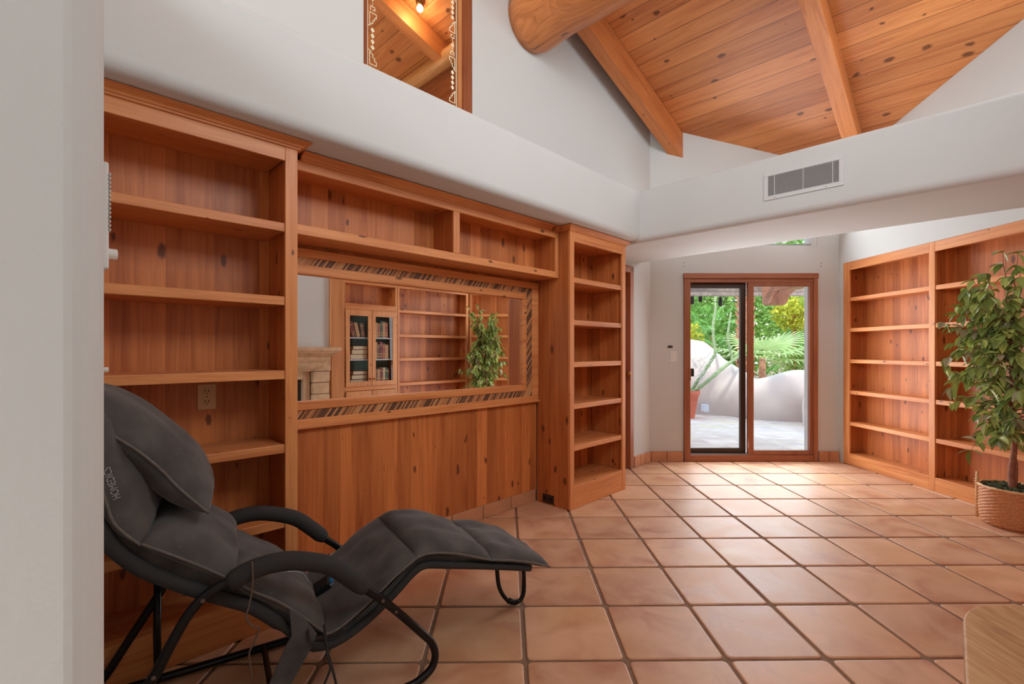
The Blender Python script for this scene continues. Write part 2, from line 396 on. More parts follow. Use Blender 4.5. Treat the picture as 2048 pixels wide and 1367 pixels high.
# floor: grout bed and rounded tiles, one mesh
T = .4092
fl = MB()
fl.cur = 1
fl.box(-5.2, 6.2, -3.2, 5.38, -.08, -.007)
fl.cur = 0
def inroom(x, y):
    p = fw('T', x, y); s = p.x * cos(FR['L']) + p.y * sin(FR['L']); o = p.x * sin(FR['L']) - p.y * cos(FR['L'])
    return p.y < 5.55 and s > -2.9 and -2.95 < o < 1.2 and p.x < 4.1
rt = random.Random(3)
for i in range(-14, 17):
    for j in range(-9, 15):
        x0 = (i + .1878) * T; y0 = (j + .65) * T
        if not inroom(x0 + T / 2, y0 + T / 2): continue
        g_ = .0085; jx, jy = rt.uniform(-.002, .002), rt.uniform(-.002, .002)
        a, b_, c, d = x0 + g_ + jx, x0 + T - g_ + jx, y0 + g_ + jy, y0 + T - g_ + jy; r = .02; z1 = rt.uniform(-.0008, .0006)
        out = []
        for (cx, cy, a0) in ((b_ - r, d - r, 0), (a + r, d - r, 90), (a + r, c + r, 180), (b_ - r, c + r, 270)): out += arc(cx, cy, r, a0, a0 + 90, 3)
        n = len(out); cx, cy = (a + b_) / 2, (c + d) / 2
        rings = [(1.0, -.01), (1.0, -.0035), (.988, z1 - .001), (.965, z1)]
        vs = [(cx + (p[0] - cx) * k, cy + (p[1] - cy) * k, z) for k, z in rings for p in out]
        fs = [(q * n + k, q * n + (k + 1) % n, (q + 1) * n + (k + 1) % n, (q + 1) * n + k) for q in range(3) for k in range(n)] + [tuple(range(3 * n, 4 * n))]
        fl.add(vs, fs)
mk('floor', fl, [M['tile'], M['grout']], fr='T', kind='structure')

def wall_poly(fr, name, pieces, y0, y1, mat='wall', loc=None):
    mb = MB()
    for p in pieces: mb.prism(p, y0, y1, 'y')
    return mk(name, mb, M[mat], fr=fr, kind='structure')
# left wall with the interior window opening and the door opening hidden behind the tall bookcase
YW = 2.636
DL = (3.86, 4.47)
wall_poly('L', 'wall_left', [
    [(-2.9, 0), (1.393, 0), (1.393, zc(1.393)), (.5, zc(.5)), (-2.9, zc(-2.9))],
    [(1.393, 0), (2.253, 0), (2.253, 2.55), (1.393, 2.55)],
    [(1.393, 4.3), (2.253, 4.3), (2.253, zc(2.253)), (1.393, zc(1.393))],
    [(2.253, 0), (DL[0], 0), (DL[0], zc(DL[0])), (2.253, zc(2.253))],
    [(DL[0], 2.1), (DL[1], 2.1), (DL[1], zc(DL[1])), (DL[0], zc(DL[0]))],
    [(DL[1], 0), (4.95, 0), (4.95, zc(4.95)), (DL[1], zc(DL[1]))]], YW, YW + .15)
# back wall (holds the sliding door), frontal
def zb(X, Y=5.32): return zc(.7034 * X + .7108 * Y)
DX0, DX1, DH = 1.93, 3.435, 2.108
YB = 5.32
wall_poly('W', 'wall_back', [
    [(1.45, 0), (DX0, 0), (DX0, zb(DX0)), (1.45, zb(1.45))],
    [(DX0, DH), (DX1, DH), (DX1, 2.43), (DX0, 2.43)],
    [(DX0, 2.95), (DX1 + .03, 2.95), (DX1 + .03, zb(DX1)), (DX0, zb(DX0))],
    [(DX1, 0), (4.1, 0), (4.1, zb(4.1)), (DX1, zb(DX1))]], YB, YB + .10)
# right wall: flush header over the recessed bookcase and a backing behind it
XR = 3.965 * .9986 + 0.0                     # wall face distance in its own frame (y)
FR_c, FR_s = cos(FR['R']), sin(FR['R'])
def zr(x, y=3.97):
    p = fw('R', x, y); return zc(p.x * .7034 + p.y * .7108)
RX0, RX1 = -5.05, -2.868
wall_poly('R', 'wall_right', [
    [(-5.7, 2.215), (-2.3, 2.215), (-2.3, zr(-2.3)), (-5.7, zr(-5.7))],
    [(-5.7, 0), (RX0 - .002, 0), (RX0 - .002, 2.215), (-5.7, 2.215)]], XR, XR + .30)
mk('wall_right', B(RX0 - .3, RX1 + .5, XR + .24, XR + .36, 0, 2.215), M['wall'], fr='R', kind='structure')
# fireplace wall, behind and to the right of the camera, with high openings added for light
OW = .78
wall_poly('L', 'wall_fireplace', [
    [(-2.9, 0), (5.6, 0), (5.6, 2.6), (-2.9, 2.6)],
    [(-2.9, 2.6), (1.0, 2.6), (1.0, zc(1.0)), (.5, zc(.5)), (-2.9, zc(-2.9))],
    [(1.0, 3.95), (2.5, 3.95), (2.5, zc(2.5)), (1.0, zc(1.0))],
    [(1.0, 2.6), (2.5, 2.6), (2.5, 2.75), (1.0, 2.75)],
    [(2.5, 2.6), (3.6, 2.6), (3.6, zc(3.6)), (2.5, zc(2.5))],
    [(3.6, 3.6), (4.7, 3.6), (4.7, zc(4.7)), (3.6, zc(3.6))],
    [(3.6, 2.6), (4.7, 2.6), (4.7, 2.7), (3.6, 2.7)],
    [(4.7, 2.6), (5.6, 2.6), (5.6, zc(5.6)), (4.7, zc(4.7))]], -OW - .24, -OW)
mk('wall_chimney', B(1.12, 2.615, -OW - .002, -.62, 0, 2.70), M['wall'], fr='L', kind='structure')
mb = MB()
mb.box(-2.75, -2.6, -.7, YW, 0, .75); mb.box(-2.75, -2.6, -.7, YW, 2.75, 2.95); mb.box(-2.75, -2.6, -.7, YW, 3.9, 4.25); mb.box(-2.75, -2.6, -.7, -.4, 2.95, 3.9); mb.box(-2.75, -2.6, 2.2, YW, 2.95, 3.9)
mb.box(-2.75, -2.6, -.7, -.4, .75, 2.75); mb.box(-2.75, -2.6, 2.2, YW, .75, 2.75)
mk('wall_rear', mb, M['wall'], fr='L', kind='structure')  # openings added to let light in from behind
# near pier at the left edge of the view, bullnosed
a0 = radians(2.0)
def pier(x, y):      # rotate the plan a little about its visible nose
    cx, cy = .0464, .593; dx, dy = x - cx, y - cy
    return (cx + dx * cos(a0) - dy * sin(a0), cy + dx * sin(a0) + dy * cos(a0))
pp = [(.0464, 2.62), (-.26, 2.62), (-.26, .60)] + arc(-.26 + .03, .593 + .007, .03, 180, 270, 5)[1:] + arc(.0464 - .03, .593 + .0, .03, 270, 360, 8)
mk('wall_pier', MB().prism([pier(*p) for p in pp], 0, 2.65, 'z'), M['wall'], fr='L', kind='structure', smooth=False, bevel=.002)
# left soffit, rounded front edges, and the deep cross beam
def prof_soffit(yf, yb, z0, z1, r0=.05, r1=.03):
    return [(yb, z0)] + [(yb, z1)] + arc(yf + r1, z1 - r1, r1, 90, 180, 6) + arc(yf + r0, z0 + r0, r0, 180, 270, 8)
def addsmooth(o):
    for p in o.data.polygons: p.use_smooth = len(p.vertices) == 4 and p.area < .4
SF = 2.12
o = mk('soffit_left', MB().prism(prof_soffit(SF, YW + .02, 2.222, 2.652), .0, 3.80, 'x'), M['wall'], fr='L', kind='structure')
S1, S2 = 3.741, 4.65
pr = [(S1 + .05 * 0 + p[0] * 1.0, p[1]) for p in []]
r0, r1 = .05, .03
prb = arc(S1 + r1, 2.652 - r1, r1, 180, 90, 6) + arc(S2 - .03, 2.652 - .03, .03, 90, 0, 5) + arc(S2 - .02, 2.2 + .02, .02, 0, -90, 4) + arc(S1 + r0, 2.2 + r0, r0, 270, 180, 8)
mk('beam_cross', MB().prism(prb, -OW, YW + .01, 'y'), M['wall'], fr='L', kind='structure')
# ceiling of pine planks: one slab per slope, planks run across (local x = plank, y = down the slope)
def ceiling_slab(name, s0, s1, o0, o1, th=.06):
    mb = MB(); z0, z1 = zc(s0), zc(s1)
    if s1 <= .5: z0, z1 = zc(s0), 5.2435
    mb.prism([(s0, z0), (s1, z1), (s1, z1 + th), (s0, z0 + th)], o0, o1, 'y'); return mb
M['planks'] = wood('pine_ceiling_planks_b', 'y', (220, 145, 86), (182, 102, 54), .118, 1.4, seam=.85, var=.36, seamw=.007, rough=.4)
mb = ceiling_slab('c', .5, 6.3, -1.0, 6.6); m2 = ceiling_slab('c', -2.9, .5, -1.0, 6.6); mb.add(m2.v, m2.f)
mk('ceiling', mb, M['planks'], fr='L', kind='structure')
M['rafterL'] = wood('pine_rafter_L', 'x', (216, 136, 78), (168, 90, 46), 0, .45, var=.1, slope=.333)
def rafter(y0, y1, drop, s0=.5, s1=5.9):
    return MB().prism([(s0, zc(s0) - .004), (s1, zc(s1) - .004), (s1, zc(s1) - drop), (s0, zc(s0) - drop)], y0, y1, 'y')
def cutS(y):   # rafters stop at the back wall: s where world Y = 5.32
    return (YB - .7108 * 0 - cos(FR['L']) * y) / sin(FR['L'])
def rafter_cut(y0, y1, drop):
    mb = MB(); a, b = cutS(y0) + .03, cutS(y1) + .03; s0 = .5
    vs = [(s0, y0, zc(s0) - drop), (s0, y1, zc(s0) - drop), (b, y1, zc(b) - drop), (a, y0, zc(a) - drop),
          (s0, y0, zc(s0) - .004), (s0, y1, zc(s0) - .004), (b, y1, zc(b) - .004), (a, y0, zc(a) - .004)]
    return mb.add(vs, [(3, 2, 1, 0), (4, 5, 6, 7), (0, 1, 5, 4), (1, 2, 6, 5), (2, 3, 7, 6), (3, 0, 4, 7)])
mk('ceiling_beam', rafter_cut(2.374, 2.500, .285), M['rafterL'], fr='L', bevel=.006, kind='structure')
mk('ceiling_beam', rafter_cut(.84, .97, .205), M['rafterL'], fr='L', bevel=.006, kind='structure')
mk('ceiling_beam', rafter(3.90, 4.03, .2, .5, 3.02), M['rafterL'], fr='L', bevel=.006, kind='structure')
# thin trim board in the gap between the first beam and the wall
mk('trim_1', MB().prism([(.6, zc(.6) - .05), (4.72, zc(4.72) - .05), (4.72, zc(4.72) - .11), (.6, zc(.6) - .11)], 2.505, 2.56, 'y'), M['rafterL'], fr='L', kind='structure')
# big peeled log
M['logL'] = wood('peeled_log_L', 'y', (214, 136, 78), (150, 78, 38), 0, 1.6, var=.1, rough=.35, grain=2.4, cracks=.8)
lg = MB(); pts = []; rr = []
for i in range(40):
    y = YW + .0 - i * (YW + .8) / 39
    pts.append((2.84 + .012 * sin(y * 3.1), y, 3.925 + .012 * sin(y * 2.3 + 1))); rr.append(.245 + .01 * sin(y * 5) - (.02 if i == 0 else 0) + .004 * sin(y * 13))
lg.tube(pts, rr, 36)
mk('log_beam', lg, M['logL'], fr='L', smooth=True, kind='structure')
# the room beyond the interior window: brown gable wall and pale top log
mk('wall_beyond', MB().prism([(3.06, 0), (3.2, 0), (3.2, zc(3.1)), (3.06, zc(3.1))], 2.80, 6.6, 'y'), wood('brown_gable', 'y', (156, 88, 50), (112, 58, 32), 0, .5), fr='L', kind='structure')
mk('wall_beyond', B(-.2, 3.2, 6.5, 6.6, 0, 5.3), M['wall'], fr='L', kind='structure')
mk('wall_beyond', B(-.35, -.2, 2.786, 6.6, 0, 5.1), M['wall'], fr='L', kind='structure')
mk('log_beam', MB().tube([(3.0, 2.8, 4.27), (3.0, 4.6, 4.27), (3.0, 6.5, 4.27)], .085, 20), wood('pale_log', 'y', (226, 168, 108), (190, 124, 70), 0, .6), fr='L', smooth=True, kind='structure')

# baseboards of cut tile
def tile_base(name, fr, x0, x1, y0, y1, h=.10, L=.30):
    mb = MB(); n = max(1, round((x1 - x0) / L)); st = (x1 - x0) / n
    for i in range(n): mb.box(x0 + i * st + .003, x0 + (i + 1) * st - .003, y0, y1, 0.001, h)
    return mk(name, mb, M['basetile'], fr=fr, bevel=.004, kind='structure')
tile_base('baseboard_left', 'L', .88, 2.925, YW - .022, YW - .002)
tile_base('baseboard_left', 'L', 4.50, 4.86, YW - .022, YW - .002, .115, .14)
tile_base('baseboard_back', 'W', 1.56, DX0 - .01, YB - .022, YB - .002, .115, .18)
tile_base('baseboard_back', 'W', DX1 + .01, 3.675, YB - .022, YB - .002, .115, .14)

# ================================================================ BUILT-INS
def bookcase(name, label, fr, x0, x1, yf, depth, bays, shelves, top=2.205, kick=.16, openz=2.12, crown=True, cl=True, cr=True, st=.055, loc=None, group=None):
    """bays: inner edges [(a,b),...]; shelves: top heights; face toward -y"""
    loc = loc or ((x0 + x1) / 2, yf + depth / 2, 0)
    t = root(name, label, 'bookcase', fr, loc, group)
    yb = yf + depth; ft = .02
    mk('back_panel', B(x0 + .01, x1 - .01, yb - .012, yb, kick - .03, top - .012), M['panel'], t)
    mk('side_panel', B(x0, x0 + st * .55, yf + ft, yb - .013, 0, top - .004), M['panel'], t)
    mk('side_panel', B(x1 - st * .55, x1, yf + ft, yb - .013, 0, top - .004), M['panel'], t)
    for i, (a, b) in enumerate(bays):
        if i: 
            pa = bays[i - 1][1]
            mk('divider', B(pa + .008, a - .008, yf + ft, yb - .013, kick, openz + .02), M['panel'], t)
    edges = [x0] + [e for b in bays for e in b] + [x1]
    for i in range(0, len(edges), 2):
        mk('stile', B(edges[i], edges[i + 1], yf, yf + ft, .001, top - .004), M['stile'], t, bevel=.002)
    for a, b in bays:
        mk('top_rail', B(a, b, yf + .001, yf + ft, openz, top - .004), M['rail'], t, bevel=.002)
        mk('top_board', B(a - .01, b + .01, yf + ft, yb - .013, openz + .022, openz + .04), M['shelf'], t)
        mk('base_rail', B(a, b, yf + .001, yf + ft, .001, kick), M['rail'], t, bevel=.002)
        mk('base_shelf', B(a - .01, b + .01, yf + ft, yb - .013, kick - .022, kick - .002), M['shelf'], t)
        for z in shelves:
            mk('shelf', B(a + .0, b - .0, yf + .006, yb - .013, z - .04, z), M['shelf'], t, bevel=.003)
    if crown:
        pf = [(0, top - .022), (.009, top - .021), (.010, top - .014), (.018, top - .012), (.021, top - .004), (.032, top + .001), (.040, top + .004), (.042, top + .008), (.05, top + .009), (.05, top + .014), (-.01, top + .014), (-.01, top - .012), (0, top - .012)]
        pth = ([(x0, yb)] if cl else []) + [(x0, yf), (x1, yf)] + ([(x1, yb)] if cr else [])
        mk('crown_molding', MB().sweep(pth, pf), M['rail'], t)
    return t
Z5 = [1.835, 1.497, 1.157, .818, .475]
YF = 2.265
bk = bookcase('tall_bookcase', 'tall knotty pine bookcase behind the black recliner, nearest the white pier', 'L', .03, .865, YF, .30, [(.085, .81)], Z5, cl=False)
bridge_top = 2.20
# bridge over the mirror
br = root('bridge_cabinet', 'long two-bay pine cabinet bridging the wall above the framed mirror', 'cabinet', 'L', (1.9, 2.5, 1.82))
BY = 2.374
x0, x1 = .87, 2.925
mk('back_panel', B(x0, x1, 2.60, 2.615, 1.82, 2.19), M['panel'], br)
mk('bottom_board', B(x0, x1 - .001, BY + .02, 2.60, 1.822, 1.868), M['shelf'], br)
mk('top_board', B(x0, x1 - .001, BY + .02, 2.60, 2.155, 2.175), M['shelf'], br)
mk('divider', B(1.88, 1.915, BY + .02, 2.60, 1.87, 2.155), M['panel'], br)
mk('bottom_rail', B(x0, x1 - .036, BY, BY + .02, 1.82, 1.870), M['rail'], br, bevel=.003)
mk('top_rail', B(x0, x1 - .036, BY, BY + .02, 2.135, 2.185), M['rail'], br, bevel=.003)
mk('stile', B(1.872, 1.924, BY, BY + .02, 1.8705, 2.1345), M['stile'], br, bevel=.002)
mk('stile', B(x1 - .035, x1 - .001, BY, BY + .02, 1.82, 2.185), M['stile'], br, bevel=.002)
mk('end_panel', B(x1 - .03, x1 - .001, BY + .02, 2.60, 1.87, 2.155), M['panel'], br)
tp = 2.205
pf = [(0, tp - .026), (.009, tp - .025), (.010, tp - .016), (.018, tp - .014), (.021, tp - .004), (.032, tp + .001), (.040, tp + .004), (.042, tp + .007), (.05, tp + .008), (.05, tp + .012), (-.01, tp + .012), (-.01, tp - .022), (0, tp - .022)]
mk('crown_molding', MB().sweep([(x0 + .05, BY), (x1 - .001, BY)], pf), M['rail'], br)
# right tall bookcase with its broad side
bookcase('tall_bookcase', 'tall narrow pine bookcase with six openings, between the mirror and the patio door', 'L', 2.93, 3.741, YF, .355, [(2.985, 3.69)], [1.825, 1.489, 1.156, .8246, .494], kick=.183, openz=2.106)
# wainscot under the mirror
mk('trim_2', B(.70, 2.9295, YW - .020, YW - .001, .102, 1.822), M['panel'], fr='L', kind='structure')

# mirror with inlaid frame
mr = root('wall_mirror', 'long wall mirror in a pine frame with slanted strip inlay', 'mirror', 'L', (1.8, YW - .03, .83))
FX0, FX1, FZ0, FZ1 = .80, 2.928, .832, 1.80
MX0, MX1, MZ0, MZ1 = .96, 2.739, .975, 1.658
yb = YW - .022
mk('mirror_glass', B(MX0 - .01, MX1 + .01, yb - .006, yb - .001, MZ0 - .01, MZ1 + .01), M['mirror'], mr)
mb = MB()
def ring(mb, a, b, y0, y1):
    (ax0, ax1, az0, az1), (bx0, bx1, bz0, bz1) = a, b
    mb.box(ax0, ax1, y0, y1, az0, bz0); mb.box(ax0, ax1, y0, y1, bz1, az1)
    mb.box(ax0, bx0, y0, y1, bz0, bz1); mb.box(bx1, ax1, y0, y1, bz0, bz1)
R0 = (FX0, FX1, FZ0, FZ1); R1 = (FX0 + .06, 2.852, .878, 1.752); R2 = (FX0 + .12, 2.786, .925, 1.712); R3 = (MX0, MX1, MZ0, MZ1)
ring(mb, R0, R1, yb - .026, yb - .001); mk('outer_frame', mb, M['rail'], mr, bevel=.006, seg=3)
mb = MB(); ring(mb, R1, R2, yb - .018, yb - .002); mk('inlay', mb, M['inlay'], mr)
mb = MB(); ring(mb, R2, R3, yb - .026, yb - .001); mk('inner_frame', mb, M['rail'], mr, bevel=.007, seg=3)
mb = MB(); mb.box(FX0, FX1 + 0, yb - .038, yb - .026, FZ0 - .006, FZ0 + .014); mk('sill_molding', mb, M['rail'], mr, bevel=.004)

# right wall bookcase, three bays up to the corner
bookcase('wide_bookcase', 'wide recessed pine bookcase filling the right wall behind the ficus', 'R', RX0, RX1, XR, .19,
         [(-4.965, -4.035), (-3.978, -2.90)] , [1.825, 1.49, 1.15, .811, .469], kick=.125, openz=2.125, top=2.2185, crown=False, st=.05, loc=(-3.9, XR + .1, 0))
# opposite wall (seen in the mirror), frame F: x = -s, y = o
OF = .56
mk('trim_4', B(-4.875, -4.846, OF + .001, OF + .04, 0, 2.2), M['stile'], fr='F', kind='structure')
bookcase('corner_bookcase', 'pine bookcase beside the glass door cabinet, seen in the mirror', 'F', -4.845, -3.565, OF, .205, [(-4.805, -3.60)], [1.82, 1.475, 1.14, .79], kick=.125, openz=2.12, top=2.2, crown=False, st=.04)
def display():
    x0, x1, y0 = -3.56, -2.62, OF
    t = root('display_cabinet', 'pine display cabinet with paired glass doors full of old books, seen in the mirror', 'cabinet', 'F', ((x0 + x1) / 2, y0 + .1, 0))
    yb = y0 + .205; a, b = -3.535, -2.80
    mk('back_panel', B(x0, x1, yb - .01, yb, .1, 2.19), M['panel'], t)
    mk('lining', B(a, b, yb - .016, yb - .0105, .82, 1.75), M['teal'], t)
    mk('side_panel', B(x0, x0 + .022, y0 + .02, yb - .01, 0, 2.2), M['panel'], t)
    mk('side_panel', B(b + .002, b + .02, y0 + .02, yb - .01, 0, 2.2), M['panel'], t)
    mk('side_panel', B(x1 - .02, x1, y0 + .02, yb - .01, 0, 2.2), M['cabinet'], t)
    mk('stile', B(x0, a, y0, y0 + .02, 0, 2.2), M['cabinet'], t, bevel=.002)
    mk('stile', B(b, x1, y0, y0 + .02, 0, 2.2), M['cabinet'], t, bevel=.003)
    for z0, z1 in ((2.12, 2.2), (1.78, 1.86), (.72, .775), (0, .12)): mk('rail', B(a, b, y0, y0 + .02, z0, z1), M['rail'], t, bevel=.002)
    for z in (1.86, .80, 2.14): mk('board', B(a, b, y0 + .02, yb - .016, z - .02, z), M['shelf'], t)
    for z in (1.42, 1.13): mk('shelf', B(a, b, y0 + .022, yb - .017, z - .015, z), M['ventgrey'], t)
    mid = (a + b) / 2
    for sgn, (u, v) in ((1, (a, mid)), (-1, (mid, b))):
        mb = MB(); f_ = .055
        mb.box(u + .003, v - .003, y0 - .018, y0 - .001, .777, .84); mb.box(u + .003, v - .003, y0 - .018, y0 - .001, 1.70, 1.778)
        mb.box(u + .003, u + f_, y0 - .018, y0 - .001, .84, 1.70); mb.box(v - f_, v - .003, y0 - .018, y0 - .001, .84, 1.70)
        d = mk('door', mb, M['cabinet'], t, bevel=.003)
        mk('glass_pane', B(u + f_, v - f_, y0 - .011, y0 - .007, .84, 1.70), M['glass'], d)
        kx = mid - sgn * .028
        mk('knob', MB().ball((kx, y0 - .03, .87), .012), M['brass'], d, smooth=True)
        d2 = mk('door', B(u + .003, v - .003, y0 - .018, y0 - .001, .125, .715), M['cabinet'], t, bevel=.004)
        mk('knob', MB().ball((kx, y0 - .03, .60), .012), M['brass'], d2, smooth=True)
    return t
display()
# books behind the glass doors
BC = {'dark red': (120, 30, 28), 'tan': (186, 136, 88), 'dark green': (34, 76, 58), 'brown': (104, 62, 40), 'rust': (160, 70, 44), 'cream': (206, 176, 132)}
for k, v in BC.items(): M['book ' + k] = plain('book_cover_' + k.replace(' ', '_'), v, .5, var=.1, scale=30)
M['pages'] = plain('book_pages', (222, 204, 170), .8, var=.08, scale=120)
M['gilt'] = plain('gilt_band', (196, 150, 80), .4, .5)
def book(xc, zb_, wd, ht, colour, label, tilt=0, flat=False, dep=.12):
    y0 = OF + .03
    mb = MB()
    if not flat:
        mb.box(-wd / 2, wd / 2, 0, dep, 0, ht); mb.cur = 1; mb.box(-wd / 2 + .004, wd / 2 - .004, .004, dep + .0015, .003, ht + .0015)
        mb.cur = 2
        for q in (.15, .3, .8): mb.box(-wd / 2 - .001, wd / 2 + .001, -.0015, .01, ht * q, ht * q + .006)
    else:
        mb.box(-wd / 2, wd / 2, 0, dep, 0, .006); mb.box(-wd / 2, wd / 2, 0, dep, ht - .006, ht); mb.box(-wd / 2, -wd / 2 + .006, 0, dep, 0, ht)
        mb.cur = 1; mb.box(-wd / 2 + .006, wd / 2 - .008, .004, dep - .004, .006, ht - .006); mb.cur = 2; mb.box(-wd / 2 - .001, -wd / 2 + .01, -.001, .006, ht * .3, ht * .7)
    o = mk('book', mb, [M['book ' + colour], M['pages'], M['gilt']], fr='F', label=label, cat='book', group='old books behind the glass doors')
    o.location = fw('F', xc, y0, zb_ + abs(sin(radians(tilt))) * wd / 2); o.rotation_euler = (0, radians(tilt), 0)
    o.rotation_euler = (Matrix.Rotation(FR['F'], 3, 'Z') @ Matrix.Rotation(radians(tilt), 3, 'Y')).to_euler()
    return o
# in frame F, larger x is nearer the fireplace (left in the mirror)
L0 = -3.0
for z, nm in ((.80, 'lowest'), (1.13, 'middle'), (1.42, 'top')):
    if nm == 'top':
        book(-2.935, z, .05, .20, 'dark red', 'dark red book leaning on the top shelf behind the left glass door', 14)
        book(-3.00, z, .045, .19, 'tan', 'tan book leaning on a red one on the top shelf, left glass door', 14)
        book(-3.07, z, .05, .18, 'brown', 'brown book leaning last on the top shelf behind the left glass door', 9)
    else:
        cs = (('brown', 'dark red'), ('tan', 'dark red')) if nm == 'lowest' else (('rust', 'tan'), ('cream', 'dark red'))
        k = 0; zz = z
        for c, hgt in ((cs[0][0], .065), (cs[0][1], .06), (cs[1][1], .05)):
            pos = ('lowest', 'second', 'topmost')[k]
            book(-3.0 - .01 * k, zz + .001, .24 - .02 * k, hgt, c, f'{c} book lying {pos} in the stack, {nm} shelf, left glass door', 0, True)
            zz += hgt + .001; k += 1
    seq = {'top': ['tan', 'rust', 'dark green', 'tan', 'rust'], 'middle': ['tan', 'brown', 'dark red', 'rust', 'tan'], 'lowest': ['brown', 'tan', 'dark red', 'cream', 'dark green', 'brown']}[nm]
    x = -3.235
    for i, c in enumerate(seq):
        wd = rnd.uniform(.03, .045); ht = rnd.uniform(.19, .235)
        nth = ['first', 'second', 'third', 'fourth', 'fifth', 'sixth'][i]
        book(x - wd / 2, z + .0005, wd, ht, c, f'{c} book standing {nth} from left, {nm} shelf, right glass door'); x -= wd + .003

# fireplace
OW = .62
fp = root('fireplace', 'carved tan stone fireplace surround with a projecting mantel shelf, seen in the mirror', 'fireplace', 'F', (-1.8, OW - .15, 0))
FX = (-2.38, -1.36)
mantel = [(0.0, 1.03), (.05, 1.03), (.07, 1.06), (.075, 1.10), (.10, 1.13), (.115, 1.17), (.15, 1.19), (.19, 1.22), (.20, 1.24), (.22, 1.245), (.22, 1.285), (-.02, 1.285), (-.02, 1.03)]
mk('mantel', MB().sweep([(FX[0], OW - .002), (FX[0], OW - .16), (FX[1], OW - .16), (FX[1], OW - .002)], mantel), M['stone'], fp)
mk('mantel_core', B(-2.56, -1.18, OW - .17, OW - .003, 1.0, 1.284), M['stone'], fp)
for a, b in ((-2.56, -2.35), (-1.39, -1.18)):
    for k in range(7):
        e = .004 * (k % 2)
        mk('pillar_block', B(a + e, b - e, OW - .15 + e, OW - .003, .02 + k * .14, .02 + (k + 1) * .14 - .004), M['stone'], fp, bevel=.012, seg=2)
mb = MB(); mb.box(-2.34, -2.26, OW - .09, OW - .003, .0, 1.0); mb.box(-1.48, -1.40, OW - .09, OW - .003, 0, 1.0); mb.box(-2.26, -1.48, OW - .09, OW - .003, .9, 1.0)
mk('inner_surround', mb, M['stone'], fp, bevel=.006)
mk('firebox', B(-2.26, -1.48, OW - .02, OW - .003, .0, .9), M['soot'], fp)
# raised hearth slab, rounded corner, beside the camera at lower right
def hp(X, Y):
    return (X * cos(FR['L']) + Y * sin(FR['L']), -X * sin(FR['L']) + Y * cos(FR['L']))
c0 = Vector((1.492, 1.565))          # visible corner (world)
dv = Vector((.7034, .7108)); r = .055
pc = [(1.492 + .11, 1.575)] 
hpw = [Vector((1.157, 1.204)) - dv * .55, Vector((1.157, 1.204)), Vector((1.394, 1.459)), Vector((1.42, 1.4875)), Vector((1.445, 1.511)), Vector((1.470, 1.531)), Vector((1.497, 1.549)), Vector((1.523, 1.5627)), Vector((1.548, 1.572)), Vector((1.571, 1.577)), Vector((1.713, 1.581)), Vector((1.86, 1.577))]
e1 = fw('L', 2.30, -(OW - .18)).to_2d(); e2 = fw('L', .95, -(OW - .18)).to_2d()
poly = [hp(p.x, p.y) for p in hpw] + [(2.30, -(OW - .18)), (.95, -(OW - .18))]
poly = [(x, y) for x, y in poly]
mb = MB().prism(poly, .30, .40, 'z')
hs = mk('hearth_slab', mb, M['hearth'], fr='L', loc=(1.6, -.2, 0), bevel=.006, seg=3, label='tan streaked slab with one rounded corner at the lower right edge of the view', cat='hearth')
cen = Vector((sum(p[0] for p in poly) / len(poly), sum(p[1] for p in poly) / len(poly)))
mk('hearth_base', MB().prism([(cen.x + (p[0] - cen.x) * .9, cen.y + (p[1] - cen.y) * .9) for p in poly], .001, .3, 'z'), M['stone'], parent=hs)

# ================================================================ DOORS AND WINDOWS
gd = root('door_1', 'wooden sliding patio door with a dark screen frame on its left half', 'door', 'W', ((DX0 + DX1) / 2, YB, 0), kind='structure')
def bars(rects, y0, y1):
    mb = MB()
    for x0, x1, z0, z1 in rects: mb.box(x0, x1, y0, y1, z0, z1)
    return mb
PX = lambda zx: (1300 + zx * .3512 - 1024) * 5.3 / 945
PZ = lambda zy: 1.25 - (480 + zy * .3512 - 700) * 5.3 / 945
xa, xb, xc, xd, xe, xf = PX(195), PX(230), PX(563), PX(594), PX(914), PX(955)
mk('head_casing', bars([(xa - .006, xf + .006, PZ(218), PZ(188))], YB - .035, YB + .12), M['doorwood_x'], gd, bevel=.004)
mk('jamb', bars([(xa, xb, .001, PZ(219))], YB - .028, YB + .105), M['doorwood'], gd, bevel=.004)
mk('jamb', bars([(xf - .045, xf, .001, PZ(219))], YB - .028, YB + .038), M['doorwood'], gd, bevel=.004)
mk('threshold', bars([(xb, xf - .045, .001, PZ(1222) - .004)], YB - .02, YB + .12), M['doorwood_x'], gd, bevel=.004)
mk('inner_head', bars([(xb, xf - .045, PZ(238), PZ(219))], YB - .012, YB + .12), M['doorwood_x'], gd)
# fixed right sash
s1 = mk('fixed_sash', bars([(xc, xd, PZ(1222), PZ(238)), (xe, xf - .045, PZ(1222), PZ(238)), (xd, xe, PZ(262), PZ(238)), (xd, xe, PZ(1222), PZ(1200))], YB - .01, YB + .035), M['doorwood'], gd, bevel=.004)
mk('glass_pane', B(xd, xe, YB + .01, YB + .015, PZ(1200), PZ(262)), M['glass'], s1)
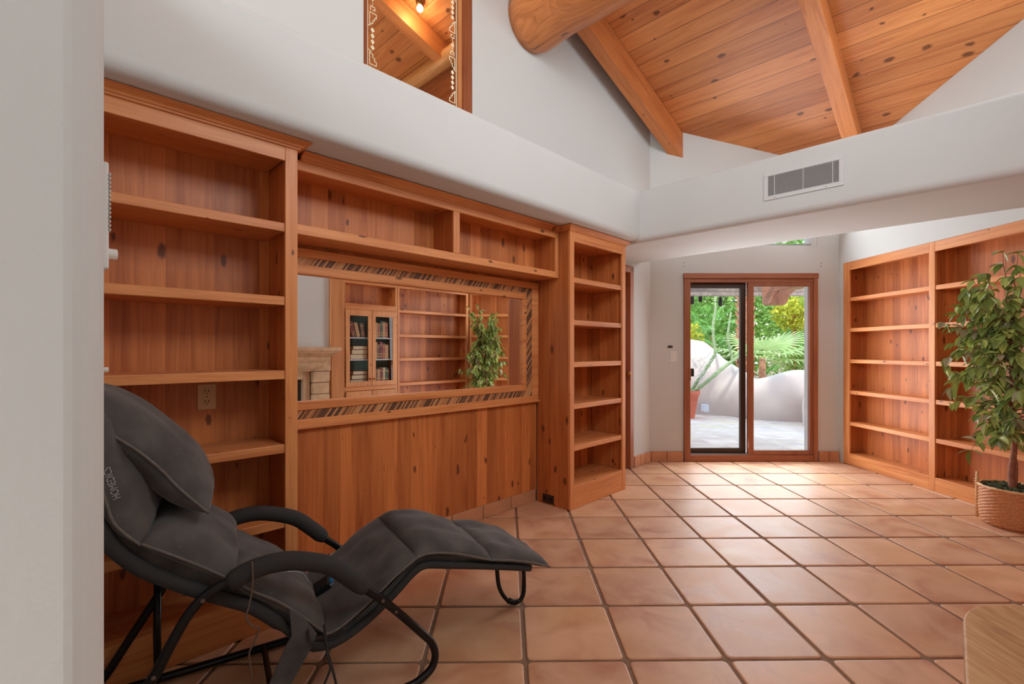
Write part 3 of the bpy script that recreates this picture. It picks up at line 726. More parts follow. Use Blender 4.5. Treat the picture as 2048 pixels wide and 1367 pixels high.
# dark screen / sliding leaf set deeper
s2 = mk('sliding_leaf', bars([(xb, PX(234), PZ(1222), PZ(238)), (PX(532), xc, PZ(1222), PZ(238)), (PX(234), PX(532), PZ(268), PZ(238)), (PX(234), PX(532), PZ(1222), PZ(1192))], YB + .05, YB + .09), M['bronze'], gd, bevel=.003)
mk('glass_pane', B(PX(234), PX(532), YB + .068, YB + .073, PZ(1192), PZ(268)), M['glass'], s2)
mk('track', bars([(xb, xc, PZ(1222), PZ(1219))], YB - .008, YB + .045), M['alu'], gd)
hd = mk('handle_plate', B(PX(218), PX(231), YB - .036, YB - .028, PZ(800), PZ(728)), M['doorwood'], gd, bevel=.002)
mk('handle', B(PX(232), PX(250), YB - .03, YB + .0, PZ(776), PZ(730)), M['blackhole'], gd, bevel=.006)

# side door in the left wall, seen edge on past the bookcase
d2 = root('door_2', 'brown wooden door seen nearly edge on beyond the narrow bookcase', 'door', 'L', (4.1, YW, 0), kind='structure')
mk('door_leaf', B(DL[0] + .02, DL[1] - .05, YW + .03, YW + .07, .01, 2.07), M['doorwood'], d2, bevel=.003)
mk('casing', bars([(DL[1] - .05, DL[1] + .02, .001, 2.12), (DL[0] - .03, DL[0] + .02, .001, 2.12), (DL[0] - .03, DL[1] + .02, 2.07, 2.14)], YW - .02, YW + .1), M['doorwood'], d2, bevel=.004)
kb = MB().tube([(DL[1] - .11, YW + .03, 1.0), (DL[1] - .11, YW - .02, 1.0)], .012, 12); kb.ball((DL[1] - .11, YW - .035, 1.0), .03)
mk('knob', kb, M['brass'], d2, smooth=True)

def window_frame(name, label, fr, x0, x1, z0, z1, y0, y1, mat, f=.05, mull=(), pane_y=None, glassm='glass'):
    t = root(name, label, 'window', fr, ((x0 + x1) / 2, y0, z0), kind='structure')
    rects = [(x0, x1, z0, z0 + f), (x0, x1, z1 - f, z1), (x0, x0 + f, z0 + f, z1 - f), (x1 - f, x1, z0 + f, z1 - f)] + [(m - f / 2, m + f / 2, z0 + f, z1 - f) for m in mull]
    mk('window_frame', bars(rects, y0, y1), mat, t, bevel=.003)
    mk('glass_pane', B(x0 + f, x1 - f, (y0 + y1) / 2 - .003, (y0 + y1) / 2 + .003, z0 + f, z1 - f), M[glassm], t)
    return t
window_frame('window_1', 'clerestory window above the sliding patio door', 'W', DX0, DX1 + .03, 2.43, 2.95, YB + .02, YB + .08, M['alu'], .02, (2.4,))
mbx = B(DX1 - .06, DX1 + .03, YB + .005, YB + .09, 2.43, 2.95)
mk('trim_3', mbx, M['ventgrey'], fr='W', kind='structure')
for nm, a, b, z0, z1, lb in (('added_window_3', 1.0, 2.5, 2.75, 3.95, 'long high window added over the fireplace to let light in'), ('added_window_4', 3.6, 4.7, 2.7, 3.6, 'small high window added over the corner bookcase to let light in')):
    window_frame(nm, lb, 'L', a, b, z0, z1, -OW - .14, -OW - .08, M['alu'], .04, (a + (b - a) / 2,))  # unseen windows, added for the area lights behind them
t = root('added_window_5', 'large rear window added behind the camera to let light in', 'window', 'L', (-2.68, .9, .75), kind='structure')  # unseen rear window, added as an opening for fill light
mb = MB()
for y0, y1, z0, z1 in ((-.4, 2.2, .75, .80), (-.4, 2.2, 2.70, 2.75), (-.4, -.35, .8, 2.7), (2.15, 2.2, .8, 2.7), (.88, .93, .8, 2.7)): mb.box(-2.71, -2.65, y0, y1, z0, z1)
mk('window_frame', mb, M['doorwood'], t); mk('glass_pane', B(-2.683, -2.677, -.35, 2.15, .8, 2.7), M['glass'], t)

t = root('added_window_6', 'high rear window added behind the camera to let light in', 'window', 'L', (-2.68, .9, 2.95), kind='structure')  # second unseen rear window, added to light the cross beam
mb = MB()
for y0, y1, z0, z1 in ((-.4, 2.2, 2.95, 3.0), (-.4, 2.2, 3.85, 3.9), (-.4, -.35, 3.0, 3.85), (2.15, 2.2, 3.0, 3.85)): mb.box(-2.71, -2.65, y0, y1, z0, z1)
mk('window_frame', mb, M['doorwood'], t); mk('glass_pane', B(-2.683, -2.677, -.35, 2.15, 3.0, 3.85), M['glass'], t)

# interior window with the etched border
W0, W1, WZ0, WZ1 = 1.393, 2.253, 2.55, 4.3
iw = root('window_2', 'interior window with a cream stepped diamond border etched down both sides', 'window', 'L', (1.8, YW, WZ0), kind='structure')
M['winwood'] = wood('dark_window_wood', 'z', (150, 84, 50), (112, 58, 32), 0, .2, var=.1)
mk('window_frame', bars([(W0, W0 + .028, WZ0, WZ1), (W1 - .075, W1, WZ0, WZ1), (W0 + .028, W1 - .075, WZ1 - .05, WZ1), (W0 + .028, W1 - .075, WZ0, WZ0 + .04)], YW + .004, YW + .12), M['winwood'], iw, bevel=.003)
mk('glazing_bead', bars([(W1 - .095, W1 - .0755, WZ0 + .04, WZ1 - .05)], YW + .03, YW + .06), M['cabinet'], iw)
mk('glass_pane', B(W0 + .028, W1 - .095, YW + .042, YW + .047, WZ0 + .04, WZ1 - .05), M['glass'], iw)
em_ = MB(); ye = YW + .040
def ln(p, q, w_=.0045):
    x0, z0 = p; x1, z1 = q
    if abs(x0 - x1) < 1e-6: em_.box(x0 - w_ / 2, x0 + w_ / 2, ye, ye + .002, min(z0, z1) - w_ / 2, max(z0, z1) + w_ / 2)
    else: em_.box(min(x0, x1) - w_ / 2, max(x0, x1) + w_ / 2, ye, ye + .002, z0 - w_ / 2, z0 + w_ / 2)
def dia(x, z, r=.014): em_.prism([(x - r, z), (x, z - r * 1.2), (x + r, z), (x, z + r * 1.2)], ye, ye + .002, 'y')
def motif(xb_, sg, z, up):     # stepped fret beside a base line; xb_ base x, sg direction inward
    Q = lambda a, b: (xb_ + sg * a, z + up * b)
    path = [(0, 0), (.014, 0), (.014, .085), (.060, .085), (.060, .060), (.048, .060), (.048, .042), (.036, .042), (.036, .020), (.022, .020), (.022, .005)]
    for a, b in zip(path[:-1], path[1:]): ln(Q(*a), Q(*b))
    hook = [(.020, .10), (.020, .125), (.050, .125), (.050, .105), (.036, .105)]
    for a, b in zip(hook[:-1], hook[1:]): ln(Q(*a), Q(*b))
for xb_, sg in ((W0 + .048, 1), (W1 - .118, -1)):
    P = .50; z = WZ0 + .13
    ln((xb_, WZ0 + .06), (xb_, WZ1 - .07))
    while z < WZ1 - .2:
        cx = xb_ + sg * .034
        for k in range(4): dia(cx, z + (k - 1.5) * .036)
        motif(xb_, sg, z + .075, 1); motif(xb_, sg, z + P - .075, -1)
        dia(cx, z + P / 2); ln((cx, z + P / 2 - .05), (cx, z + P / 2 + .05), .003)
        z += P
mk('etched_border', em_, M['etch'], iw)

# lamp in the room beyond, seen through the interior window
lp = root('ceiling_lamp', 'small lit ceiling lamp seen through the etched interior window', 'lamp', 'L', (2.56, 3.757, 4.40))
mk('lamp_base', MB().lathe([(.035, 4.50), (.04, 4.54), (.04, 4.57)], 2.56, 3.757, 20), M['brass'], lp, smooth=True)
mk('bulb', MB().ball((2.56, 3.757, 4.475), .03), M['bulb'], lp, smooth=True)
pd = bpy.data.lights.new('lamp_and_fill_light', 'POINT'); pd.energy = 4.5; pd.color = (1, .78, .52); pd.shadow_soft_size = .05
po = bpy.data.objects.new('lamp_and_fill_light', pd); COL.objects.link(po); po.location = fw('L', 2.5, 3.757, 4.36)

fill_d = bpy.data.lights.new('lamp_and_fill_light', 'POINT'); fill_d.energy = 75; fill_d.color = (1, .86, .68); fill_d.shadow_soft_size = .15  # unseen fill added to brighten the room beyond, not a lamp
fill_o = bpy.data.objects.new('lamp_and_fill_light', fill_d); COL.objects.link(fill_o); fill_o.location = fw('L', 1.4, 4.6, 2.6)

# ================================================================ SMALL WALL THINGS
def plate(name, label, cat, fr, x, y, z, w_, h, mat, th=.006):
    t = root(name, label, cat, fr, (x, y, z - h / 2))
    mk('cover_plate', B(x - w_ / 2, x + w_ / 2, y - th, y, z - h / 2, z + h / 2), mat, t, bevel=.002); return t
t = plate('wall_outlet', 'almond double socket on the back of the bookcase behind the recliner', 'socket', 'L', .562, YF + .30 - .013, 1.034, .074, .118, M['almond'])
yo = YF + .30 - .019
for dz in (-.024, .024):
    q = mk('socket', B(.562 - .017, .562 + .017, yo - .002, yo, 1.034 + dz - .014, 1.034 + dz + .014), M['almond'], t, bevel=.004)
    mb = MB()
    for dx in (-.007, .007): mb.box(.562 + dx - .0015, .562 + dx + .0015, yo - .0028, yo - .0018, 1.034 + dz - .002, 1.034 + dz + .008)
    mb.box(.560, .564, yo - .0028, yo - .0018, 1.034 + dz - .011, 1.034 + dz - .006); mk('slot', mb, M['blackhole'], q)
mk('screw', MB().ball((.562, yo, 1.034), .003), M['brass'], t)
pR = XR + .19 - .013
t = plate('wall_outlet', 'dark brown socket low on the back of the right wall bookcase', 'socket', 'R', -4.13 + .005, pR, .285 + .015, .075, .12, M['brownplate'])
for dz in (-.022, .022): mk('socket', MB().tube([(-4.125, pR - .006, .30 + dz), (-4.125, pR - .009, .30 + dz)], .015, 16), M['blackhole'], t)
# register on the side of the narrow bookcase (faces towards -x in frame L)
t = root('floor_register', 'small dark rectangular cover low on the side of the narrow bookcase', 'vent', 'L', (2.93, 2.485, .01))
mk('cover_plate', B(2.925, 2.93, 2.425, 2.545, .010, .082), M['brownplate'], t, bevel=.002)
for dy in (2.455, 2.515): mk('socket', MB().tube([(2.9255, dy, .046), (2.9235, dy, .046)], .018, 16), M['blackhole'], t)
# light switch, thermostat on back wall
sx_, sz_ = (1300 + 134 * .3512 - 1024) * 5.32 / 945, 1.25 - (480 + 662 * .3512 - 700) * 5.32 / 945
t = plate('light_switch', 'white rocker light switch on the wall left of the patio door', 'switch', 'W', sx_, YB, sz_, .072, .118, M['white_plastic'])
mk('rocker', B(sx_ - .016, sx_ + .016, YB - .010, YB - .006, sz_ - .033, sz_ + .033), M['white_plastic'], t, bevel=.002)
tx, tz = (1300 + 114 * .3512 - 1024) * 5.32 / 945, 1.25 - (480 + 606 * .3512 - 700) * 5.32 / 945
mk('alarm_sensor', B(tx - .026, tx + .026, YB - .012, YB, tz - .012, tz + .012), M['brownplate'], fr='W', loc=(tx, YB, tz), bevel=.002, label='tiny dark rectangular device above the light switch by the patio door', cat='sensor')
# curtain bracket screw holes beside door
for nm, zx, zy in (('left', 195, 138), ('right', 975, 140)):
    xx = (1300 + zx * .3512 - 1024) * 5.32 / 945; zz = 1.25 - (480 + zy * .3512 - 700) * 5.32 / 945
    mb = MB(); mb.tube([(xx, YB + .001, zz + .02), (xx, YB - .002, zz + .02)], .005, 10); mb.tube([(xx, YB + .001, zz - .02), (xx, YB - .002, zz - .02)], .005, 10)
    mk('screw_anchor', mb, M['brownplate'], fr='W', loc=(xx, YB, zz), label=f'pair of small screw anchors in the wall above the {nm} corner of the patio door', cat='screw')
# air return grille on the cross beam, face at s = S1 (frame L, faces -x)
t = root('air_vent', 'white slatted air return grille on the plaster cross beam', 'vent', 'L', (S1, .874, 2.43))
y0, y1, z0, z1 = .632, 1.117, 2.335, 2.535
mb = MB(); f = .028
for a, b, c, d in ((y0, y1, z0, z0 + f), (y0, y1, z1 - f, z1), (y0, y0 + f, z0 + f, z1 - f), (y1 - f, y1, z0 + f, z1 - f)): mb.box(S1 - .008, S1 - .0005, a, b, c, d)
mk('grille_frame', mb, M['ventgrey'], t, bevel=.0015)
mk('duct_shade_sheet', B(S1 - .001, S1 - .0004, y0 + f, y1 - f, z0 + f, z1 - f), M['ventdark'], t)  # flat dark sheet, painted as the shade behind the slats
n = 19
for i in range(n):
    z = z0 + f + (i + .5) * (z1 - z0 - 2 * f) / n
    mk('slat', MB().prism([(S1 - .007, z - .0025), (S1 - .0015, z + .001), (S1 - .0015, z + .0025), (S1 - .007, z - .001)], y0 + f, y1 - f, 'y'), M['ventgrey'], t)
for q in (.10, .52, .92): mk('grille_bar', B(S1 - .0085, S1 - .006, y1 - f - q * (y1 - y0 - 2 * f) - .002, y1 - f - q * (y1 - y0 - 2 * f) + .002, z0 + f, z1 - f), M['ventgrey'], t)
for q in (y0 + .1, y1 - .07): mk('screw', MB().ball((S1 - .009, q, z0 + .012), .004, sq=(.5, 1, 1)), M['alu'], t)

# intercom and a small peg on the hidden side of the pier
def onpier(y, out, z):     # along the pier side, out = distance from it
    x_, y_ = pier(.0464 + out, y); return (x_, y_, z)
def pbox(mb, y0, y1, o0, o1, z0, z1):
    c = [onpier(y0, o0, z0), onpier(y0, o1, z0), onpier(y1, o1, z0), onpier(y1, o0, z0)]
    vs = c + [(p[0], p[1], z1) for p in c]
    return mb.add(vs, [(3, 2, 1, 0), (4, 5, 6, 7), (0, 1, 5, 4), (1, 2, 6, 5), (2, 3, 7, 6), (3, 0, 4, 7)])
IY = .72
def zat(py, Y): return 1.25 - (py - 700) * Y / 945
t = root('intercom', 'white ribbed wall control on the side of the near pier', 'intercom', 'L', (.05, IY, 1.33))
YI = .53
mk('body', pbox(MB(), IY - .03, IY + .045, .0005, .0155, zat(538, YI), zat(326, YI)), M['white_plastic'], t, bevel=.002)
mb = MB()
for k in range(14):
    z = zat(460 - k * 8.5, YI); pbox(mb, IY - .031, IY + .035, .0157, .0172, z - .001, z + .001)
mk('ribs', mb, M['ventgrey'], t)
kz = zat(500, YI); p0 = Vector(onpier(IY, .0155, kz)); p1 = Vector(onpier(IY, .0265, kz))
mk('knob', MB().tube([p0, p1], .0062, 16), M['white_plastic'], t, smooth=False, bevel=.001)
kz = zat(740, YI); p0 = Vector(onpier(IY, .0, kz)); p1 = Vector(onpier(IY, .0185, kz))
mk('wall_peg', MB().tube([p0, p1], [.0025, .0028], 12), M['white_plastic'], fr='L', loc=(p0.x, p0.y, kz), label='small white peg sticking out of the near pier below the intercom', cat='peg')

# ================================================================ RECLINER (frame C: x along the chair towards the foot, y away from the camera)
NR, FRY = 1.72, 2.18
rc = root('massage_recliner', 'black zero gravity recliner with padded cushion and bent tube frame', 'recliner', 'C', (.45, 1.96, 0))
railp = [(-.345, 1.03), (-.30, .87), (-.256, .752), (-.226, .692), (-.163, .620), (-.069, .550), (.027, .487), (.116, .430), (.205, .340), (.265, .262), (.33, .236), (.40, .245), (.49, .289), (.577, .350), (.65, .408), (.70, .424), (.78, .405), (.979, .352), (1.19, .292)]
rp_ = smoothpath([(a, 0, b) for a, b in railp], 4)
for y in (NR, FRY):
    mk('side_rail', MB().tube([(p.x, y, p.z - .004) for p in rp_], [.021 if p.x < .2 else .0145 for p in rp_], 14), M['foam'], rc, smooth=True)
# cross tubes tying the rails
for u, z in ((-.345, 1.03), (.30, .238), (1.19, .292)): mk('cross_tube', MB().tube([(u, NR, z - .004), (u, FRY, z - .004)], .013, 12), M['black'], rc, smooth=True)
armp = [(-.345, .02), (-.29, .082), (-.235, .17), (-.148, .312), (-.127, .345), (-.094, .414), (-.05, .489), (.002, .536), (.056, .552), (.113, .574), (.179, .578), (.247, .565), (.335, .529), (.396, .477), (.46, .412), (.501, .376), (.578, .294), (.66, .20), (.70, .15), (.716, .10), (.703, .055), (.66, .028), (.60, .017), (.40, .016), (.0, .016), (-.34, .016)]
ap = smoothpath([(a, 0, max(.016, b)) for a, b in armp], 4)
padp = smoothpath([(a, 0, b) for a, b in [(.045, .545), (.10, .570), (.179, .578), (.247, .565), (.335, .529), (.396, .477), (.455, .418)]], 5)
for k, (y, nm) in enumerate(((1.665, 'near'), (2.212, 'far'))):
    du = 0 if k == 0 else -.03
    at = mk('arm_frame', MB().tube([(p.x + (du if p.z > .02 or p.x < .3 else 0), y, p.z) for p in ap], .0145, 14), M['black'], rc, smooth=True)
    n = len(padp); rr = [.030 if 2 < i < n - 2 else (.022 + .004 * min(i, n - 1 - i)) for i in range(n)]
    mk('arm_pad', MB().tube([(p.x + du, y, p.z) for p in padp], rr, 18), M['foam'], rc, smooth=True)
    sy = -1 if k == 0 else 1
    for u, z in ((.512, .366), (.56, .313), (-.02, .518), (-.135, .335)): mk('rivet', MB().tube([(u + du, y + sy * .012, z), (u + du, y + sy * .016, z)], .006, 10), M['cord'], at)
mk('brace', MB().tube([(-.168, 2.205, .385), (-.170, 2.205, .20), (-.168, 2.205, .018)], .0125, 12), M['black'], rc, smooth=True)
mk('base_crossbar', MB().tube([(.185, 1.665, .018), (.185, 2.212, .018)], .011, 12), M['black'], rc, smooth=True)
fp_ = smoothpath([(1.150, 1.95, .31), (1.157, 1.95, .20), (1.170, 1.95, .11), (1.208, 1.95, .045), (1.255, 1.95, .014), (1.292, 1.95, .016), (1.312, 1.95, .055), (1.311, 1.95, .16), (1.302, 1.95, .27)], 4)
mk('foot_stand', MB().tube(fp_, .0105, 12), M['black'], rc, smooth=True)
mk('foot_stand_cap', MB().tube([fp_[13], fp_[15], fp_[17]], .0135, 12), M['black'], rc, smooth=True)

def pad(path, y0, y1, up, dn, nj=20, ni=18, p=5.0, seed=0, wr=.004, edge=.012, bulge=.0):
    """puffed cushion section along a side profile path [(u,z)..] (its piping line); up/dn thickness"""
    r_ = random.Random(seed); ph = [r_.uniform(0, 6) for _ in range(6)]
    P = smoothpath([(a, 0, b) for a, b in path], 8); L = [0]
    for a, b in zip(P[:-1], P[1:]): L.append(L[-1] + (b - a).length)
    def at(t):
        d = t * L[-1]
        for i in range(len(P) - 1):
            if d <= L[i + 1] or i == len(P) - 2:
                k = (d - L[i]) / max(1e-6, L[i + 1] - L[i]); q = P[i].lerp(P[i + 1], k); tg = (P[i + 1] - P[i]).normalized(); return q, tg
    mb = MB(); top = []; bot = []
    for i in range(ni + 1):
        t = .5 - .5 * cos(pi * i / ni); q, tg = at(t); nrm = Vector((-tg.z, 0, tg.x))
        if nrm.z < 0: nrm = -nrm
        for j in range(nj + 1):
            s_ = .5 - .5 * cos(pi * j / nj)
            e = (max(0, 1 - abs(2 * t - 1) ** p) ** .55) * (max(0, 1 - abs(2 * s_ - 1) ** (p + 1)) ** .55)
            y = y0 + (y1 - y0) * s_
            wv = wr * (sin(9 * s_ * 2 + ph[0] + 3 * t) + .7 * sin(14 * t + ph[1] + 4 * s_) + .5 * sin(31 * s_ + ph[2] + 7 * t)) * e
            cb = bulge * (1 - (2 * s_ - 1) ** 2)
            a = q + nrm * (up * e * (1 + 0 * cb) + wv + cb * e); b = q - nrm * (dn * e)
            top.append((a.x, y, a.z)); bot.append((b.x, y, b.z))
    W = nj + 1; n0 = len(top); vs = top + bot; fs = []
    for i in range(ni):
        for j in range(nj):
            fs.append((i * W + j, i * W + j + 1, (i + 1) * W + j + 1, (i + 1) * W + j)); fs.append((n0 + i * W + j, n0 + (i + 1) * W + j, n0 + (i + 1) * W + j + 1, n0 + i * W + j + 1))
    mb.add(vs, fs)
    pip = [MB().tube([(q.x, yy, q.z) for q in P], .0042, 8) for yy in (y0, y1)]
    return mb, pip
CUSH = [
    ('back_cushion', [(-.335, 1.10), (-.29, .96), (-.251, .858), (-.226, .768), (-.169, .696)], .085, .030, 1),
    ('lumbar_cushion', [(-.169, .700), (-.103, .656), (-.01, .590), (.055, .535)], .070, .030, 2),
    ('seat_cushion', [(.052, .545), (.110, .490), (.184, .435), (.250, .372), (.330, .285)], .040, .035, 3),
    ('thigh_cushion', [(.325, .282), (.38, .292), (.490, .357), (.57, .415), (.660, .468)], .030, .020, 4),
    ('calf_cushion', [(.655, .466), (.708, .470), (.80, .450), (.90, .412), (.985, .378)], .042, .022, 5),
    ('foot_cushion', [(.980, .380), (1.08, .355), (1.18, .322), (1.285, .278)], .040, .024, 6)]
for nm, path, up, dn, sd in CUSH:
    a, b = pad(path, NR - .02, FRY + .02, up, dn, seed=sd, bulge=.012 if sd in (2, 5) else .004)
    c = mk(nm, a, M['fabric'], rc, smooth=True)
    if nm == 'back_cushion': BACKC = c
    for q in b: mk('piping', q, M['piping'], c, smooth=True)
a, b = pad([(-.335, 1.135), (-.295, 1.075), (-.25, 1.02), (-.179, .955), (-.125, .893), (-.08, .830), (-.005, .742)], NR + .03, FRY + .02, .065, .075, seed=9, bulge=.02, p=3.2)
c = mk('head_pillow', a, M['fabric'], rc, smooth=True)
for q in b: mk('piping', q, M['piping'], c, smooth=True)
# sling under the cushions
sp = smoothpath([(a_, 0, b_) for a_, b_ in [(-.345, 1.03), (-.30, .87), (-.256, .752), (-.226, .692), (-.163, .620), (-.069, .550), (.027, .487), (.116, .430), (.205, .340), (.265, .262), (.33, .240), (.40, .250), (.49, .293), (.577, .354), (.65, .412), (.70, .428), (.78, .409), (.979, .356), (1.20, .290)]], 4)
vs = []
for i, q in enumerate(sp):
    tg = (sp[min(len(sp) - 1, i + 1)] - sp[max(0, i - 1)]).normalized(); n_ = Vector((-tg.z, 0, tg.x)); up_ = .055 if q.x < .2 else .022
    for y, d in ((NR + .013, .001), (NR + .013, up_), (FRY - .013, up_), (FRY - .013, .001)): vs.append((q.x + n_.x * d, y, q.z + n_.z * d))
m_ = MB().add(vs, [(i * 4 + j, i * 4 + (j + 1) % 4, (i + 1) * 4 + (j + 1) % 4, (i + 1) * 4 + j) for i in range(len(sp) - 1) for j in range(4)] + [(0, 1, 2, 3), tuple((len(sp) - 1) * 4 + j for j in (3, 2, 1, 0))])
mk('fabric_sling', m_, M['fabric'], rc)
# woven logo lettering on the back cushion edge
fc = bpy.data.curves.new('logo_lettering', 'FONT'); fc.body = 'HOMEDICS'; fc.size = .030; fc.extrude = .0008; fc.space_character = 1.0; fc.align_x = 'CENTER'; fc.align_y = 'CENTER'
fo = bpy.data.objects.new('logo_tmp', fc); COL.objects.link(fo); dg = bpy.context.evaluated_depsgraph_get()
me = bpy.data.meshes.new_from_object(fo.evaluated_get(dg)); bpy.data.objects.remove(fo)
lt = bpy.data.objects.new('logo_lettering', me); COL.objects.link(lt); me.materials.append(M['letter']); lt.parent = rc; ORG[lt.name] = ORG[rc.name]
from mathutils.bvhtree import BVHTree
bv = BVHTree.FromPolygons([tuple(v.co) for v in BACKC.data.vertices], [tuple(p.vertices) for p in BACKC.data.polygons])
org_ = ORG[rc.name][0]
eye = Vector((0, 0, H)) - org_
def chairdir(px_c, py_c):
    v = Vector(((px_c - 1024) / 945, 1, -(py_c - 700) / 945)); a = -FR['C']
    return Vector((cos(a) * v.x - sin(a) * v.y, sin(a) * v.x + cos(a) * v.y, v.z)).normalized()
hit, nrm_, _i, _d = bv.ray_cast(eye, chairdir(224, 966))
if hit is not None:
    if nrm_.dot(eye - hit) < 0: nrm_ = -nrm_
    bx = Vector((-.24, 0, .97)); bx = (bx - nrm_ * bx.dot(nrm_)).normalized(); byv = nrm_.cross(bx).normalized()
    if byv.y > 0: byv = -byv; 
    for v in me.vertices:
        q = hit + bx * v.co.x * .62 + byv * v.co.y * .85
        h2, n2, _i, _d = bv.ray_cast(q + nrm_ * .06, -nrm_)
        lift = .0012 + (.0012 if v.co.z > 0 else 0)
        v.co = (h2 if h2 is not None else q) + nrm_ * lift
# hanging fabric strap, power box, cords
mb = MB(); th = .006
flp = [(.216, .404), (.262, .36), (.300, .30), (.286, .262), (.216, .150), (.14, .03), (.06, .03), (.12, .12), (.155, .181), (.203, .285), (.222, .317)]
mb.prism(flp, 1.688, 1.694, 'y'); mk('fabric_flap', mb, M['fabric'], rc, bevel=.002)
best = None
for cu in rc.children:
    if cu.name.startswith(('thigh_cushion', 'seat_cushion')):
        b2 = BVHTree.FromPolygons([tuple(v.co) for v in cu.data.vertices], [tuple(p.vertices) for p in cu.data.polygons])
        h3, n3, _i, d3 = b2.ray_cast(eye, chairdir(649, 1176))
        if h3 is not None and (best is None or d3 < best[2]): best = (h3, n3, d3)
hp_, nb, _d = best
if nb.z < 0: nb = -nb
ta = (Vector((.58, 0, -.5)) - nb * nb.dot(Vector((.58, 0, -.5)))).normalized(); tb_ = nb.cross(ta)
def onpad(bx_): return MB().add([hp_ + org_ + ta * x + tb_ * y + nb * z for x, y, z in bx_.v], bx_.f)
pw = mk('power_box', onpad(MB().box(-.034, .034, -.028, .028, -.004, .030)), M['blackhole'], rc, bevel=.004)
mk('connector', onpad(MB().box(.030, .044, -.010, .012, .006, .022)), M['blue'], pw, bevel=.001)
mk('connector_pin', onpad(MB().box(.030, .046, -.024, -.018, .008, .014)), M['alu'], pw)
def cord(pts, y, r=.0028): return MB().tube(smoothpath([(a, yy if yy is not None else y, b) for a, b, yy in [(p + (None,))[:3] for p in pts]], 5), r, 8)
mk('tie_cord', cord([(.105, .610), (.107, .56), (.105, .521), (.095, .47), (.089, .447), (.105, .415), (.124, .401), (.11, .36), (.098, .338), (.10, .30), (.105, .257)], 1.632), M['cord'], rc, smooth=True)
mb = cord([(.27, .327), (.275, .29), (.292, .274), (.322, .262), (.335, .22), (.344, .185), (.352, .15), (.362, .10), (.372, .03)], 1.68, .004)
m2 = cord([(.32, .33), (.326, .27), (.330, .22), (.340, .18), (.325, .14), (.30, .09), (.26, .03)], 1.675, .004); mb.add(m2.v, m2.f)
mk('power_cord', mb, M['foam'], rc, smooth=True)
mk('cord_end', cord([(.30, .40), (.285, .43), (.26, .447), (.23, .452)], 1.87), M['alu'], rc, smooth=True)

# ================================================================ FICUS AND BASKET
BX, BY_ = 3.575, 3.36
bs = root('wicker_basket', 'honey wicker basket holding the ficus by the right bookcase', 'basket', 'W', (BX, BY_, 0))
mb = MB(); prof = [(.150, .003), (.172, .02), (.184, .06), (.188, .12), (.186, .20), (.184, .272)]
rows = 24; seg = 72
vs = []; fs = []
def prr(z):
    for (r0_, z0_), (r1_, z1_) in zip(prof[:-1], prof[1:]):
        if z <= z1_: return r0_ + (r1_ - r0_) * (z - z0_) / (z1_ - z0_)
    return prof[-1][0]
nz_ = rows * 4
for i in range(nz_ + 1):
    z = .003 + (.272 - .003) * i / nz_; row = int(i / 4); ph = (i % 4) / 4
    for k in range(seg * 2):
        t = 2 * pi * k / (seg * 2); wv = .0038 * cos(t * 18 + (pi if row % 2 else 0)) + .0026 * sin(pi * ph) - .0015
        r = prr(z) + wv; vs.append((BX + r * cos(t), BY_ + r * sin(t), z))
S2_ = seg * 2
for i in range(nz_):
    for k in range(S2_): fs.append((i * S2_ + k, i * S2_ + (k + 1) % S2_, (i + 1) * S2_ + (k + 1) % S2_, (i + 1) * S2_ + k))
mb.add(vs, fs); mk('basket_weave', mb, M['wicker'], bs, smooth=True)
mb = MB()
for k in range(3): mb.tube([(BX + (.185 + .004 * (k - 1)) * cos(2 * pi * i / 60), BY_ + (.185 + .004 * (k - 1)) * sin(2 * pi * i / 60), .274 + .004 * sin(i * pi / 3 + k * 2)) for i in range(60)], .006, 8, closed=True)
mk('rim', mb, M['wickerpale'], bs, smooth=True)
mk('basket_bottom', MB().lathe([(.001, .002), (.150, .002), (.150, .008), (.001, .008)], BX, BY_, 40, cap=False), M['wicker'], bs)
hl = radians(137)   # handle post on the side seen at the left
hx, hy = BX + .192 * cos(hl), BY_ + .192 * sin(hl)
mb = MB(); mb.tube([(hx, hy, .02), (hx - .002, hy, .2), (hx + .002, hy, .355)], .0085, 12)
for z in (.30, .285, .27): mb.tube([(hx + .011 * cos(t_ * pi / 4), hy + .011 * sin(t_ * pi / 4), z) for t_ in range(8)], .004, 6, closed=True)
mk('handle_post', mb, M['wickerpale'], bs, smooth=True)
hl = radians(-43); hx2, hy2 = BX + .192 * cos(hl), BY_ + .192 * sin(hl)
mk('handle_post', MB().tube([(hx2, hy2, .02), (hx2, hy2, .2), (hx2, hy2, .355)], .0085, 12), M['wickerpale'], bs, smooth=True)

fc_ = root('artificial_ficus', 'leafy green ficus tree standing in the wicker basket', 'plant', 'W', (BX, BY_, .2))
mb = MB(); vs = []; n = 40
ms = MB(); r2 = random.Random(5)
rings = 7
for i in range(rings + 1):
    r = .176 * i / rings + .0005
    for k in range(n): vs.append((BX + r * cos(2 * pi * k / n), BY_ + r * sin(2 * pi * k / n), .255 + .03 * (1 - (i / rings) ** 2) + r2.uniform(-.008, .008)))
ms.add(vs, [(i * n + k, i * n + (k + 1) % n, (i + 1) * n + (k + 1) % n, (i + 1) * n + k) for i in range(rings) for k in range(n)])
for _ in range(260):
    a = r2.uniform(0, 2 * pi); r = .17 * sqrt(r2.random()); c = Vector((BX + r * cos(a), BY_ + r * sin(a), .275)); d = Vector((r2.uniform(-1, 1), r2.uniform(-1, 1), r2.uniform(-.2, .6))).normalized() * .03; s_ = d.cross(Vector((0, 0, 1))).normalized() * .006
    ms.add([c - d * .5, c + s_, c + d, c - s_], [(0, 1, 2, 3)])
mk('moss', ms, M['moss'], fc_, fixn=False)
